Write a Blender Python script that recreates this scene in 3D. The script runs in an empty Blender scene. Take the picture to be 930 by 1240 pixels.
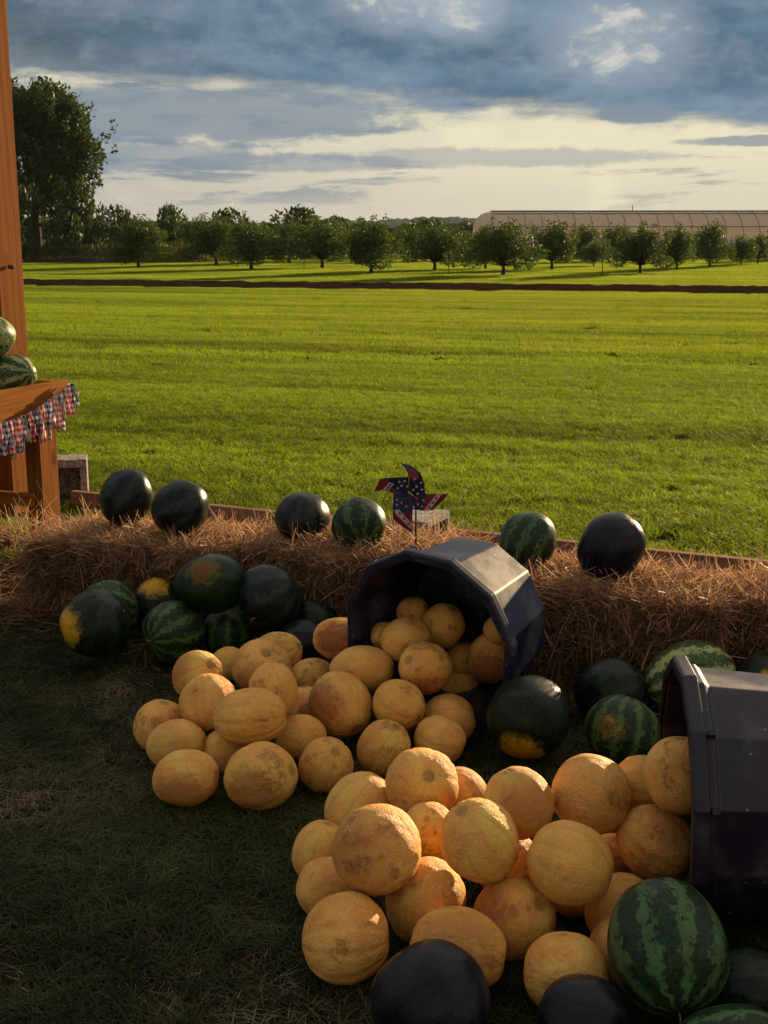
import bpy, bmesh, math, random
import numpy as np
from mathutils import Vector, Matrix, Quaternion

random.seed(7); rng = np.random.default_rng(7)
sc = bpy.context.scene
R = math.radians

# ------------------------------------------------------------------ camera
CAM_H = 1.5
cam_d = bpy.data.cameras.new("camera"); cam = bpy.data.objects.new("camera", cam_d)
sc.collection.objects.link(cam); sc.camera = cam
cam.location = (0, 0, CAM_H); cam.rotation_euler = (R(90 - 12.4), 0, 0)
cam_d.sensor_fit = 'HORIZONTAL'; cam_d.sensor_width = 36; cam_d.lens = 36 * 1500 / 930
cam_d.clip_start = 0.05; cam_d.clip_end = 5000

# ------------------------------------------------------------------ light
SUN_EL, SUN_AZ = 10.0, 35.0          # azimuth clockwise from +Y (the view direction) towards +X
sd = Vector((math.sin(R(SUN_AZ)) * math.cos(R(SUN_EL)), math.cos(R(SUN_AZ)) * math.cos(R(SUN_EL)), math.sin(R(SUN_EL))))
sun_d = bpy.data.lights.new("sun", 'SUN'); sun = bpy.data.objects.new("sun", sun_d)
sc.collection.objects.link(sun)
sun_d.energy = 5.0; sun_d.angle = R(0.6); sun_d.color = (1.0, 0.70, 0.38)
sun.rotation_euler = (-sd).to_track_quat('-Z', 'Y').to_euler()
sc.view_settings.view_transform = 'Standard'; sc.view_settings.look = 'None'
sc.view_settings.exposure = 1.1; sc.view_settings.gamma = 1.0
sc.cycles.max_bounces = 6; sc.cycles.transparent_max_bounces = 4
sc.cycles.use_denoising = True

# ------------------------------------------------------------------ node helpers
class NT:
    def __init__(s, tree): s.t = tree; s.n = tree.nodes; s.l = tree.links
    def new(s, typ, **kw):
        nd = s.n.new(typ)
        ins = kw.pop('ins', {})
        for k, v in kw.items(): setattr(nd, k, v)
        for k, v in ins.items(): s.set(nd.inputs[k], v)
        return nd
    def set(s, sock, v):
        if isinstance(v, bpy.types.NodeSocket): s.l.new(v, sock)
        elif v is not None:
            if hasattr(sock.default_value, '__len__') and not hasattr(v, '__len__'): v = (v,) * len(sock.default_value)
            if hasattr(v, '__len__') and len(v) == 3 and len(sock.default_value) == 4: v = (*v, 1)
            sock.default_value = v
    def m(s, op, a, b=None, c=None, clamp=False):
        nd = s.n.new('ShaderNodeMath'); nd.operation = op; nd.use_clamp = clamp
        for i, v in enumerate((a, b, c)):
            if v is not None: s.set(nd.inputs[i], v)
        return nd.outputs[0]
    def vm(s, op, a, b=None, scale=None):
        nd = s.n.new('ShaderNodeVectorMath'); nd.operation = op
        s.set(nd.inputs[0], a)
        if b is not None: s.set(nd.inputs[1], b)
        if scale is not None: s.set(nd.inputs['Scale'], scale)
        return nd.outputs['Value'] if op in ('DOT_PRODUCT', 'LENGTH', 'DISTANCE') else nd.outputs[0]
    def mix(s, f, a, b, blend='MIX'):
        nd = s.n.new('ShaderNodeMix'); nd.data_type = 'RGBA'; nd.blend_type = blend
        s.set(nd.inputs[0], f); s.set(nd.inputs[6], a); s.set(nd.inputs[7], b)
        return nd.outputs[2]
    def noise(s, vec, scale, detail=4, rough=.55, dist=0, w=None):
        nd = s.n.new('ShaderNodeTexNoise')
        if w is not None: nd.noise_dimensions = '4D'; s.set(nd.inputs['W'], w)
        if vec is not None: s.set(nd.inputs['Vector'], vec)
        s.set(nd.inputs['Scale'], scale); s.set(nd.inputs['Detail'], detail)
        s.set(nd.inputs['Roughness'], rough); s.set(nd.inputs['Distortion'], dist)
        return nd.outputs['Fac']
    def smooth(s, v, a, b, lo=0., hi=1.):
        nd = s.n.new('ShaderNodeMapRange'); nd.interpolation_type = 'SMOOTHSTEP'
        for i, x in enumerate((v, a, b, lo, hi)): s.set(nd.inputs[i], x)
        return nd.outputs[0]
    def ramp(s, f, stops):
        nd = s.n.new('ShaderNodeValToRGB'); e = nd.color_ramp.elements
        while len(e) < len(stops): e.new(.5)
        for el, (p, c) in zip(e, stops): el.position = p; el.color = (*c, 1)
        s.set(nd.inputs[0], f); return nd.outputs[0]
    def xyz(s, v):
        nd = s.n.new('ShaderNodeSeparateXYZ'); s.set(nd.inputs[0], v); return nd.outputs
    def comb(s, x, y, z):
        nd = s.n.new('ShaderNodeCombineXYZ')
        for i, v in enumerate((x, y, z)): s.set(nd.inputs[i], v)
        return nd.outputs[0]

# ------------------------------------------------------------------ sky: dusk cloud deck over a cream horizon
world = bpy.data.worlds.new("World"); sc.world = world; world.use_nodes = True
T = NT(world.node_tree); T.n.clear()
wout = T.new('ShaderNodeOutputWorld'); bg = T.new('ShaderNodeBackground')
bg.inputs['Strength'].default_value = 0.1
T.l.new(bg.outputs[0], wout.inputs[0])
nis = T.new('ShaderNodeTexSky'); nis.sky_type = 'NISHITA'; nis.sun_disc = False
nis.sun_elevation = R(SUN_EL); nis.sun_rotation = R(SUN_AZ); nis.air_density = 1.2; nis.dust_density = 2.5
d = T.vm('NORMALIZE', T.new('ShaderNodeTexCoord').outputs['Generated'])
X, Y, Z = T.xyz(d)
az = T.m('ARCTAN2', X, Y)
zc = T.m('MAXIMUM', Z, 0.0)
inv = T.m('DIVIDE', 1.0, T.m('ADD', zc, 0.07))
P = T.comb(T.m('MULTIPLY', X, inv), T.m('MULTIPLY', Y, inv), T.m('MULTIPLY', Z, 3.0))
LZ = T.comb(T.m('MULTIPLY', X, 9.0), T.m('MULTIPLY', Y, 9.0), T.m('MULTIPLY', Z, 24.0))
LF = T.comb(T.m('MULTIPLY', X, 34.0), T.m('MULTIPLY', Y, 34.0), T.m('MULTIPLY', Z, 58.0))
n_big = T.noise(P, 0.28, 6, .55, .4)
n_med = T.noise(LZ, 1.0, 9, .60, .35)
n_str = T.noise(T.comb(T.m('MULTIPLY', X, 5.5), T.m('MULTIPLY', Y, 5.5), T.m('MULTIPLY', Z, 44.0)), 1.3, 9, .64, .25)
n_fine = T.noise(LF, 1.0, 9, .66, .3)
K = 10 / 2.144                                  # strength 0.1, exposure 1.1
def sky(r, g, b): return (r * K, g * K, b * K)
# clear strip under the deck: cream near the sun side, greyer to the left
side = T.smooth(az, -0.30, 0.16)
low = T.mix(side, sky(.50, .50, .45), sky(.80, .73, .53))
lowh = T.mix(side, sky(.50, .47, .40), sky(.66, .60, .47))
clear = T.mix(T.smooth(Z, 0.015, 0.07), lowh, low)
# grey-blue streaks
thr = T.m('SUBTRACT', 0.555, T.m('MULTIPLY', T.m('SUBTRACT', 1.0, side), 0.11))
st = T.smooth(n_str, thr, T.m('ADD', thr, .10))
st = T.m('MULTIPLY', st, T.smooth(Z, 0.012, 0.04))
st = T.m('MULTIPLY', st, T.smooth(side, 0.0, 1.0, .95, .75))
c1 = T.mix(st, clear, T.mix(side, sky(.20, .25, .31), sky(.33, .35, .34)))
# bright rims on the streaks
rim = T.m('MULTIPLY', T.smooth(n_med, .52, .66), T.m('SUBTRACT', 1.0, st))
c1 = T.mix(T.m('MULTIPLY', rim, .55), c1, sky(.86, .77, .55))
# the deck
edge = T.m('SUBTRACT', 0.098, T.m('MULTIPLY', az, 0.070))
wob = T.m('ADD', T.m('MULTIPLY', T.m('SUBTRACT', n_med, .5), .050), T.m('MULTIPLY', T.m('SUBTRACT', n_str, .5), .030))
dd = T.m('SUBTRACT', T.m('ADD', Z, wob), edge)
deck = T.smooth(dd, -0.007, 0.016)
dcol = T.mix(T.smooth(n_med, .34, .66), sky(.080, .150, .225), sky(.185, .275, .37))
dcol = T.mix(T.smooth(az, -.05, -.32), dcol, T.mix(T.smooth(n_str, .35, .7), sky(.075, .125, .155), sky(.15, .19, .22)))
dcol = T.mix(T.m('MULTIPLY', T.smooth(n_fine, .42, .72), .40), dcol, sky(.30, .35, .41))
c2 = T.mix(deck, c1, dcol)
fringe = T.m('MULTIPLY', T.smooth(dd, -.016, -.004), T.smooth(dd, .006, -.002))
c2 = T.mix(T.m('MULTIPLY', T.m('MULTIPLY', fringe, T.smooth(n_fine, .35, .6)), .6), c2, sky(.88, .79, .56))
# a detached grey slip under the deck edge (left) and breaks in the deck where light comes through
def blob(a0, z0, ra, rz):
    u = T.m('DIVIDE', T.m('SUBTRACT', az, a0), ra); v = T.m('DIVIDE', T.m('SUBTRACT', Z, z0), rz)
    q = T.m('ADD', T.m('MULTIPLY', u, u), T.m('MULTIPLY', v, v))
    return T.m('MAXIMUM', T.m('SUBTRACT', 1.0, q), 0.0)
for (a0, z0, ra, rz, amt) in ((-.15, .092, .20, .022, .85), (-.20, .062, .13, .013, .7), (-.07, .058, .10, .008, .6), (.08, .062, .14, .008, .5), (.195, .0925, .034, .008, .9), (.28, .072, .06, .004, .8)):
    b = T.m('ADD', blob(a0, z0, ra*1.3, rz*1.3), T.m('MULTIPLY', T.m('SUBTRACT', T.m('MULTIPLY', T.m('ADD', n_str, n_fine), .5), .5), 2.6))
    b = T.m('MULTIPLY', T.smooth(b, .28, .72), T.smooth(blob(a0, z0, ra*1.6, rz*1.6), 0., .3))
    c2 = T.mix(T.m('MULTIPLY', b, amt, clamp=True), c2, sky(.22, .28, .34))
for (a0, z0, ra, rz, amt) in ((.014, .186, .042, .022, 2.0), (.061, .171, .020, .017, 1.9), (.180, .146, .038, .022, 1.9)):
    bb = blob(a0, z0, ra*1.5, rz*1.5); b = T.smooth(T.m('ADD', n_fine, T.m('MULTIPLY', T.m('SUBTRACT', bb, 1.0), .26)), .36, .66)
    b = T.m('MULTIPLY', b, T.smooth(bb, 0.0, .35)); c2 = T.mix(T.m('MULTIPLY', b, .95, clamp=True), c2, sky(.95, .86, .64))
    c2 = T.mix(T.m('MULTIPLY', blob(a0, z0, ra * 1.9, rz * 1.9), .60), c2, sky(.42, .48, .54))
# higher up: broken cloud, lit from the side, with evening blue between
hi = T.smooth(Z, 0.22, 0.55)
hcol = T.mix(T.smooth(n_big, .36, .60), sky(.36, .42, .50), sky(.95, .86, .74))
hcol = T.mix(T.smooth(T.m('SUBTRACT', n_big, .0), .60, .75), hcol, T.vm('SCALE', nis.outputs[0], scale=1.0))
c3 = T.mix(hi, c2, hcol)
# away from the view the deck breaks up in the same way and the low clouds are front-lit
back = T.smooth(Y, 0.35, -0.45)
bcol = T.mix(T.smooth(T.noise(P, .5, 6, .6, .3), .42, .62), sky(.38, .40, .42), sky(.92, .76, .54))
c4 = T.mix(T.m('MULTIPLY', back, .85), c3, bcol)
gnd = T.smooth(Z, -0.004, -0.03)
c5 = T.mix(gnd, c4, sky(.06, .07, .03))
T.l.new(c5, bg.inputs['Color'])

# ------------------------------------------------------------------ object helpers
COL = sc.collection
def tag(o, label=None, cat=None, group=None, kind=None):
    if label: o['label'] = label
    if cat: o['category'] = cat
    if group: o['group'] = group
    if kind: o['kind'] = kind
    return o
def link(name, data, parent=None, loc=(0, 0, 0), rot=None):
    o = bpy.data.objects.new(name, data); COL.objects.link(o); o.location = loc
    if rot is not None: o.rotation_euler = rot
    if parent: o.parent = parent
    return o
def empty(name, loc=(0, 0, 0), rz=0):
    o = link(name, None, None, loc, (0, 0, rz)); o.empty_display_size = .1; return o
def copy_tree(o, parent=None):
    c = o.copy(); COL.objects.link(c); c.parent = parent
    for ch in list(o.children): copy_tree(ch, c)
    return c
def np_mesh(name, V, Fc, mat=None, smooth=False, attrs=None):
    """V (n,3) float, Fc (m,k) int, all faces k-sided."""
    V = np.asarray(V, np.float32); Fc = np.asarray(Fc, np.int32); k = Fc.shape[1]
    me = bpy.data.meshes.new(name)
    me.vertices.add(len(V)); me.vertices.foreach_set('co', V.ravel())
    me.loops.add(Fc.size); me.loops.foreach_set('vertex_index', Fc.ravel())
    me.polygons.add(len(Fc))
    me.polygons.foreach_set('loop_start', np.arange(0, Fc.size, k, dtype=np.int32))
    me.polygons.foreach_set('loop_total', np.full(len(Fc), k, np.int32))
    if smooth: me.polygons.foreach_set('use_smooth', np.ones(len(Fc), bool))
    me.update(calc_edges=True)
    for an, (dom, arr) in (attrs or {}).items():
        a = me.attributes.new(an, 'FLOAT', dom); a.data.foreach_set('value', np.asarray(arr, np.float32))
    if mat: me.materials.append(mat)
    return me
def py_mesh(name, V, Fc, mat=None, smooth=False):
    me = bpy.data.meshes.new(name); me.from_pydata([tuple(v) for v in V], [], Fc); me.update()
    if smooth:
        for p in me.polygons: p.use_smooth = True
    if mat: me.materials.append(mat)
    return me
def boxverts(x0, x1, y0, y1, z0, z1):
    return [(x0,y0,z0),(x1,y0,z0),(x1,y1,z0),(x0,y1,z0),(x0,y0,z1),(x1,y0,z1),(x1,y1,z1),(x0,y1,z1)]
BOXF = [(0,3,2,1),(4,5,6,7),(0,1,5,4),(1,2,6,5),(2,3,7,6),(3,0,4,7)]
def box(name, dims, mat, parent=None, loc=(0,0,0), rz=0, bevel=.004, wob=0.):
    x, y, z = dims
    me = py_mesh(name, boxverts(-x/2, x/2, -y/2, y/2, 0, z), BOXF, mat)
    bm = bmesh.new(); bm.from_mesh(me)
    if bevel: bmesh.ops.bevel(bm, geom=bm.edges[:], offset=bevel, segments=2, affect='EDGES', profile=.6)
    bm.to_mesh(me); bm.free()
    return link(name, me, parent, loc, (0, 0, rz))
def tube(pts, rad, seg=6):
    """tapered tube along pts -> V,F lists"""
    V, Fc = [], []
    up = Vector((0, 0, 1))
    pts = [Vector(p) for p in pts]
    for i, p in enumerate(pts):
        t = (pts[min(i+1, len(pts)-1)] - pts[max(i-1, 0)]).normalized()
        a = t.cross(up if abs(t.z) < .95 else Vector((1, 0, 0))).normalized(); b = t.cross(a)
        for k in range(seg):
            th = 2*math.pi*k/seg; V.append(p + (a*math.cos(th) + b*math.sin(th)) * rad[i])
    for i in range(len(pts)-1):
        for k in range(seg):
            k2 = (k+1) % seg; Fc.append((i*seg+k, i*seg+k2, (i+1)*seg+k2, (i+1)*seg+k))
    n = len(pts) - 1
    Fc.append(tuple(range(seg))[::-1]); Fc.append(tuple(n*seg+k for k in range(seg)))
    return V, Fc
class MB:
    def __init__(s): s.V = []; s.F = []
    def add(s, VF):
        n = len(s.V); s.V += [tuple(v) for v in VF[0]]; s.F += [tuple(i+n for i in f) for f in VF[1]]; return s
    def build(s, name, mat, parent=None, smooth=False, loc=(0,0,0), rz=0):
        return link(name, py_mesh(name, s.V, s.F, mat, smooth), parent, loc, (0, 0, rz))
def basic(name, color, rough=.7, spec=.3):
    m = bpy.data.materials.new(name); m.use_nodes = True
    b = m.node_tree.nodes['Principled BSDF']
    b.inputs['Base Color'].default_value = (*color, 1); b.inputs['Roughness'].default_value = rough
    b.inputs['Specular IOR Level'].default_value = spec
    return m, NT(m.node_tree), b
def bump(N, b, h, strength=.4, dist=.01):
    nd = N.new('ShaderNodeBump', ins={'Strength': strength, 'Distance': dist, 'Height': h})
    N.l.new(nd.outputs[0], b.inputs['Normal'])

# ------------------------------------------------------------------ materials
def mat_leaf(name, dark, light, trans, amt=.45, rough=.55, attr='tone', lawn=False):
    """two-sided leaf: diffuse + translucent so that low sun glows through it"""
    m = bpy.data.materials.new(name); m.use_nodes = True; N = NT(m.node_tree); N.n.clear()
    out = N.new('ShaderNodeOutputMaterial')
    tone = N.new('ShaderNodeAttribute', attribute_name=attr).outputs['Fac']
    geo = N.new('ShaderNodeNewGeometry')
    f = tone
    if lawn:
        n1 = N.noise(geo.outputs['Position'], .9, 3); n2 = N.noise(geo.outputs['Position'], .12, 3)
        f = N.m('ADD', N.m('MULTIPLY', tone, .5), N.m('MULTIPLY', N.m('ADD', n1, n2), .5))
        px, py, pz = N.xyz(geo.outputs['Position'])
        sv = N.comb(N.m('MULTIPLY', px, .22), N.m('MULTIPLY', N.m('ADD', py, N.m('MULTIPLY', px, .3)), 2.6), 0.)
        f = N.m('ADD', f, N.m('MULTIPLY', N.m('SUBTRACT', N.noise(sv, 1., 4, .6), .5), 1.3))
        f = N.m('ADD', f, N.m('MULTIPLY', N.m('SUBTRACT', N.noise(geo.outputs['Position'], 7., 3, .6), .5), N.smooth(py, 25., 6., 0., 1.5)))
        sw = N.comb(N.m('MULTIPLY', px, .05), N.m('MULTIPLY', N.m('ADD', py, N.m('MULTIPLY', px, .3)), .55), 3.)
        f = N.m('ADD', f, N.m('MULTIPLY', N.m('SUBTRACT', N.noise(sw, 1., 2, .5), .5), 1.7))  # broad mowing bands, contrast raised to paint shadow bands as well
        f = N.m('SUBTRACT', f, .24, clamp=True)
    col = N.mix(f, dark, light); tcol = N.mix(f, [c*(.28 if lawn else .7) for c in trans], trans)
    pb = N.new('ShaderNodeBsdfPrincipled', ins={'Base Color': col, 'Roughness': rough, 'Specular IOR Level': .10})
    tr = N.new('ShaderNodeBsdfTranslucent', ins={'Color': tcol})
    ms = N.new('ShaderNodeMixShader', ins={0: amt, 1: pb.outputs[0], 2: tr.outputs[0]})
    N.l.new(ms.outputs[0], out.inputs[0]); return m
M_lawn = mat_leaf('lawn_grass', (.006, .020, .003), (.064, .104, .010), (.39, .52, .024), .48, lawn=True)
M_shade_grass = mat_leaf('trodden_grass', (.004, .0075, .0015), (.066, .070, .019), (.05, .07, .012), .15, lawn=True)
M_deadblade = mat_leaf('dry_grass', (.10, .075, .04), (.24, .19, .11), (.2, .15, .06), .25)
M_leaf = mat_leaf('tree_leaves', (.008, .023, .006), (.042, .076, .015), (.13, .20, .022), .28)
M_leaf_dark = mat_leaf('dark_leaves', (.007, .019, .006), (.040, .066, .018), (.09, .14, .025), .22)
M_weeds = mat_leaf('weeds', (.016, .026, .009), (.055, .065, .018), (.10, .11, .025), .28)
M_reeds = mat_leaf('tall_reeds', (.07, .08, .02), (.15, .14, .04), (.20, .19, .05), .35)
M_straw = None
def mat_straw():
    m = bpy.data.materials.new('straw'); m.use_nodes = True; N = NT(m.node_tree); N.n.clear()
    out = N.new('ShaderNodeOutputMaterial')
    tone = N.new('ShaderNodeAttribute', attribute_name='tone').outputs['Fac']
    geo = N.new('ShaderNodeNewGeometry'); n = N.noise(geo.outputs['Position'], 7, 3)
    f = N.m('ADD', N.m('MULTIPLY', tone, .75), N.m('MULTIPLY', N.m('SUBTRACT', n, .5), .6), clamp=True)
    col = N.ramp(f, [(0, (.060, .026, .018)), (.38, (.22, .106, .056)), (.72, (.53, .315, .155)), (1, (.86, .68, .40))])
    pb = N.new('ShaderNodeBsdfPrincipled', ins={'Base Color': col, 'Roughness': .55, 'Specular IOR Level': .3})
    tr = N.new('ShaderNodeBsdfTranslucent', ins={'Color': col})
    ms = N.new('ShaderNodeMixShader', ins={0: .38, 1: pb.outputs[0], 2: tr.outputs[0]})
    N.l.new(ms.outputs[0], out.inputs[0]); return m
M_straw = mat_straw()
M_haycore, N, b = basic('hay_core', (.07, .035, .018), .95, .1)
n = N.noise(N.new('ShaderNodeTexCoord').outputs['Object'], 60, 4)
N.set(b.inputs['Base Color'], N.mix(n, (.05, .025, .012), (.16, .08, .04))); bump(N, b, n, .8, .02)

def mat_wood(name, c0, c1, c2, scale=1., rough=.6):
    m, N, b = basic(name, c1, .85, .05)
    co = N.new('ShaderNodeTexCoord').outputs['Object']
    x, y, z = N.xyz(co)
    v = N.comb(N.m('MULTIPLY', x, 30*scale), N.m('MULTIPLY', y, 30*scale), N.m('MULTIPLY', z, 1.6*scale))
    g = N.noise(v, 1.6, 6, .6, 1.4); g2 = N.noise(v, .35, 3, .5, 2.0)
    wv = N.new('ShaderNodeTexWave', wave_type='BANDS', bands_direction='DIAGONAL', ins={'Vector': N.comb(N.m('MULTIPLY', x, 9), N.m('MULTIPLY', y, 9), N.m('MULTIPLY', z, .5)), 'Scale': 1.1, 'Distortion': 9.0, 'Detail': 4.0, 'Detail Roughness': .7})
    col = N.mix(g, c0, c1); col = N.mix(N.m('MULTIPLY', wv.outputs['Fac'], .32), col, c2)
    col = N.mix(N.m('MULTIPLY', N.smooth(g2, .55, .7), .5), col, c0)
    vo = N.new('ShaderNodeTexVoronoi', ins={'Vector': N.comb(N.m('MULTIPLY', x, 7), N.m('MULTIPLY', y, 7), N.m('MULTIPLY', z, 2.6)), 'Scale': 1.0})
    knot = N.smooth(N.m('ADD', vo.outputs['Distance'], N.m('MULTIPLY', N.m('SUBTRACT', g, .5), .12)), .20, .08)
    col = N.mix(N.m('MULTIPLY', knot, .8), col, [c*.3 for c in c0])
    N.set(b.inputs['Base Color'], col); bump(N, b, g, .25, .002)
    return m
M_wood = mat_wood('stained_timber', (.095, .027, .005), (.23, .078, .013), (.31, .118, .022))
M_wood_h = None
def mat_wood_h(name, c0, c1, c2):
    m = mat_wood(name, c0, c1, c2)
    # grain runs along local X instead of Z
    nt = m.node_tree
    for nd in nt.nodes:
        if nd.type == 'SEPXYZ':
            src = nd.inputs[0].links[0].from_socket
            mp = nt.nodes.new('ShaderNodeMapping'); mp.inputs['Rotation'].default_value = (0, R(90), 0)
            nt.links.new(src, mp.inputs[0]); nt.links.new(mp.outputs[0], nd.inputs[0])
    return m
M_wood_h = mat_wood_h('stained_timber_horizontal', (.13, .041, .007), (.30, .110, .017), (.38, .155, .026))
M_timber = mat_wood_h('weathered_timber', (.17, .075, .048), (.28, .14, .09), (.36, .21, .14))

def mat_melon():
    m, N, b = basic('cantaloupe_rind', (.6, .35, .13), .62, .35)
    co = N.new('ShaderNodeTexCoord').outputs['Object']
    rnd = N.new('ShaderNodeObjectInfo').outputs['Random']
    w = N.m('MULTIPLY', rnd, 60.)
    off = N.vm('ADD', co, N.comb(w, N.m('MULTIPLY', w, .7), 0.))
    big = N.noise(co, 1.3, 3, .5, .3, w=w); med = N.noise(co, 4.5, 5, .6, .4, w=w); fine = N.noise(co, 34, 4, .6, w=w)
    base = N.mix(N.smooth(big, .35, .65), (.58, .215, .024), (.75, .355, .066))
    base = N.mix(N.smooth(rnd, 0, 1, 0, .45), base, (.66, .33, .040))
    # yellow-green cheek on some
    base = N.mix(N.m('MULTIPLY', N.smooth(big, .52, .64), N.smooth(N.m('FRACT', N.m('MULTIPLY', rnd, 7.3)), .3, .8, 0, .7)), base, (.62, .45, .05))
    # sutures: ribs every 36 degrees
    x, y, z = N.xyz(co); ph = N.m('ARCTAN2', y, x)
    rib = N.m('ABSOLUTE', N.m('SINE', N.m('MULTIPLY', ph, 5.)))
    ribsel = N.smooth(N.m('FRACT', N.m('MULTIPLY', rnd, 5.1)), .3, .7, .25, 1.)
    base = N.mix(N.m('MULTIPLY', N.m('MULTIPLY', N.smooth(rib, .50, 0.0), ribsel), .55), base, (.44, .22, .03))
    # netting
    wv = N.vm('ADD', off, N.vm('SCALE', N.new('ShaderNodeTexNoise', ins={'Vector': off, 'Scale': 9.0}).outputs['Color'], scale=.10))
    vo = N.new('ShaderNodeTexVoronoi', feature='DISTANCE_TO_EDGE', ins={'Vector': wv, 'Scale': 12.0})
    vo2 = N.new('ShaderNodeTexVoronoi', feature='DISTANCE_TO_EDGE', ins={'Vector': wv, 'Scale': 22.0})
    net = N.m('MAXIMUM', N.smooth(vo.outputs['Distance'], .16, .03), N.m('MULTIPLY', N.smooth(vo2.outputs['Distance'], .20, .03), .7))
    net = N.m('MULTIPLY', net, N.smooth(med, .35, .62, .25, 1.0))
    col = N.mix(N.m('MULTIPLY', net, .60), base, (.80, .47, .15))
    # rusty scorched patches and specks
    sel = N.smooth(N.m('FRACT', N.m('MULTIPLY', rnd, 13.7)), .05, .85, .64, .50)
    pn = N.noise(co, 1.5, 2, .5, .2, w=N.m('ADD', w, 9.3))
    patch = N.m('MULTIPLY', N.smooth(pn, sel, N.m('ADD', sel, .10)), N.smooth(med, .40, .56))
    patch = N.m('MULTIPLY', patch, N.smooth(fine, .38, .58, .25, 1.))
    col = N.mix(N.m('MULTIPLY', patch, .85), col, (.23, .060, .014))
    sp = N.new('ShaderNodeTexVoronoi', ins={'Vector': off, 'Scale': 6.0})
    speck = N.m('MULTIPLY', N.smooth(sp.outputs['Distance'], .085, .05), N.smooth(fine, .35, .5))
    col = N.mix(N.m('MULTIPLY', speck, .75), col, (.13, .05, .02))
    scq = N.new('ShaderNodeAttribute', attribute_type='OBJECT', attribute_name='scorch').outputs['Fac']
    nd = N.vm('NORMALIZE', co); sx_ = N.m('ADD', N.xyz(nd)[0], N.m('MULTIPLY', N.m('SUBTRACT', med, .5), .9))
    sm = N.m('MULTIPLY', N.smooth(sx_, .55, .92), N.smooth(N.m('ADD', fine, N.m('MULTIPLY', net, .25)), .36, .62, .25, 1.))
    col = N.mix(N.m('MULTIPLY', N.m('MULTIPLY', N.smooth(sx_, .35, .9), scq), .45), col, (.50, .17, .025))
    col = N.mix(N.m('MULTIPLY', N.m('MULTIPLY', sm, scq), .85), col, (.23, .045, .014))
    # blossom scar ring at the -Z pole, soil smudge
    rad = N.m('SQRT', N.m('ADD', N.m('MULTIPLY', x, x), N.m('MULTIPLY', y, y)))
    pole = N.m('MULTIPLY', N.smooth(rad, .24, .12), N.smooth(z, .5, .8))
    col = N.mix(N.m('MULTIPLY', pole, N.smooth(fine, .3, .6, .3, .75)), col, (.22, .10, .035))
    col = N.mix(N.m('MULTIPLY', N.smooth(med, .56, .76), .28), col, (.34, .17, .05))
    N.set(b.inputs['Base Color'], col)
    N.set(b.inputs['Roughness'], N.smooth(med, .3, .7, .50, .72))
    b.inputs['Subsurface Weight'].default_value = .0; b.inputs['Subsurface Radius'].default_value = (.02, .01, .004); b.inputs['Subsurface Scale'].default_value = .3
    h = N.m('ADD', N.m('MULTIPLY', net, .8), N.m('ADD', N.m('MULTIPLY', fine, .10), N.m('MULTIPLY', med, .6)))
    bump(N, b, h, .42, .022)
    return m
M_melon = mat_melon()
M_scar, N, b = basic('stem_scar', (.25, .13, .05), .9, .1)
n = N.noise(N.new('ShaderNodeTexCoord').outputs['Object'], 14, 4); N.set(b.inputs['Base Color'], N.mix(n, (.14, .06, .025), (.42, .26, .12))); bump(N, b, n, .6, .003)

def mat_wm(name, dark, light, contrast, nstripe, rough, bloom, spot, spotc=(.78, .42, .03), spot_sz=.62):
    m, N, b = basic(name, dark, rough, .17)
    co = N.new('ShaderNodeTexCoord').outputs['Object']
    rnd = N.new('ShaderNodeObjectInfo').outputs['Random']; w = N.m('MULTIPLY', rnd, 40.)
    x, y, z = N.xyz(co); ph = N.m('ARCTAN2', y, x)
    jag = N.noise(co, 5.0, 5, .62, .3, w=w); jag2 = N.noise(co, 13., 6, .68, w=w); big = N.noise(co, 1.4, 3, w=w)
    wave = N.m('SINE', N.m('ADD', N.m('MULTIPLY', ph, float(nstripe)), N.m('MULTIPLY', N.m('SUBTRACT', jag, .5), 9.5)))
    wave = N.m('ADD', N.m('MULTIPLY', wave, .5), .5)
    s = N.smooth(N.m('ADD', wave, N.m('MULTIPLY', N.m('SUBTRACT', jag2, .5), 2.1)), .48, .92)
    s = N.m('MULTIPLY', N.m('MULTIPLY', s, contrast), N.smooth(big, .30, .60, .55, 1.))
    mott = N.mix(N.smooth(jag2, .35, .65), dark, [min(1, c*2.0+.0015) for c in dark])
    col = N.mix(s, mott, light)
    vein = N.smooth(N.m('ABSOLUTE', N.m('SUBTRACT', jag2, .5)), .035, .0)
    col = N.mix(N.m('MULTIPLY', vein, .25*contrast), col, [c*1.3 for c in light])
    bl = N.m('MULTIPLY', N.smooth(N.m('ADD', big, N.m('MULTIPLY', N.m('SUBTRACT', jag2, .5), .5)), .42, .75), bloom)
    col = N.mix(bl, col, (.026, .032, .036))
    if spot:
        nrm = N.vm('NORMALIZE', co); nx = N.m('ADD', N.xyz(nrm)[0], N.m('MULTIPLY', N.m('SUBTRACT', jag, .5), .45))
        sp = N.smooth(N.m('ADD', nx, N.m('MULTIPLY', N.m('SUBTRACT', jag2, .5), .10)), 1. - spot_sz*.36, 1. - spot_sz*.36 + .24)
        col = N.mix(N.m('MULTIPLY', sp, N.smooth(jag2, .2, .5, .75, 1.)), N.mix(N.m('MULTIPLY', sp, 1.6, clamp=True), col, (.10, .10, .012)), N.mix(jag2, [c*.55 for c in spotc], spotc))
    scr = N.noise(N.comb(N.m('MULTIPLY', x, 1), N.m('MULTIPLY', y, 9), N.m('MULTIPLY', z, 1.)), 5., 6, .7, w=w)
    col = N.mix(N.m('MULTIPLY', N.smooth(scr, .66, .74), .35), col, (.20, .19, .15))
    N.set(b.inputs['Base Color'], col); N.set(b.inputs['Roughness'], N.m('ADD', N.m('MULTIPLY', big, .3), rough - .14))
    bump(N, b, N.m('ADD', jag2, jag), .25, .003)
    return m
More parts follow.
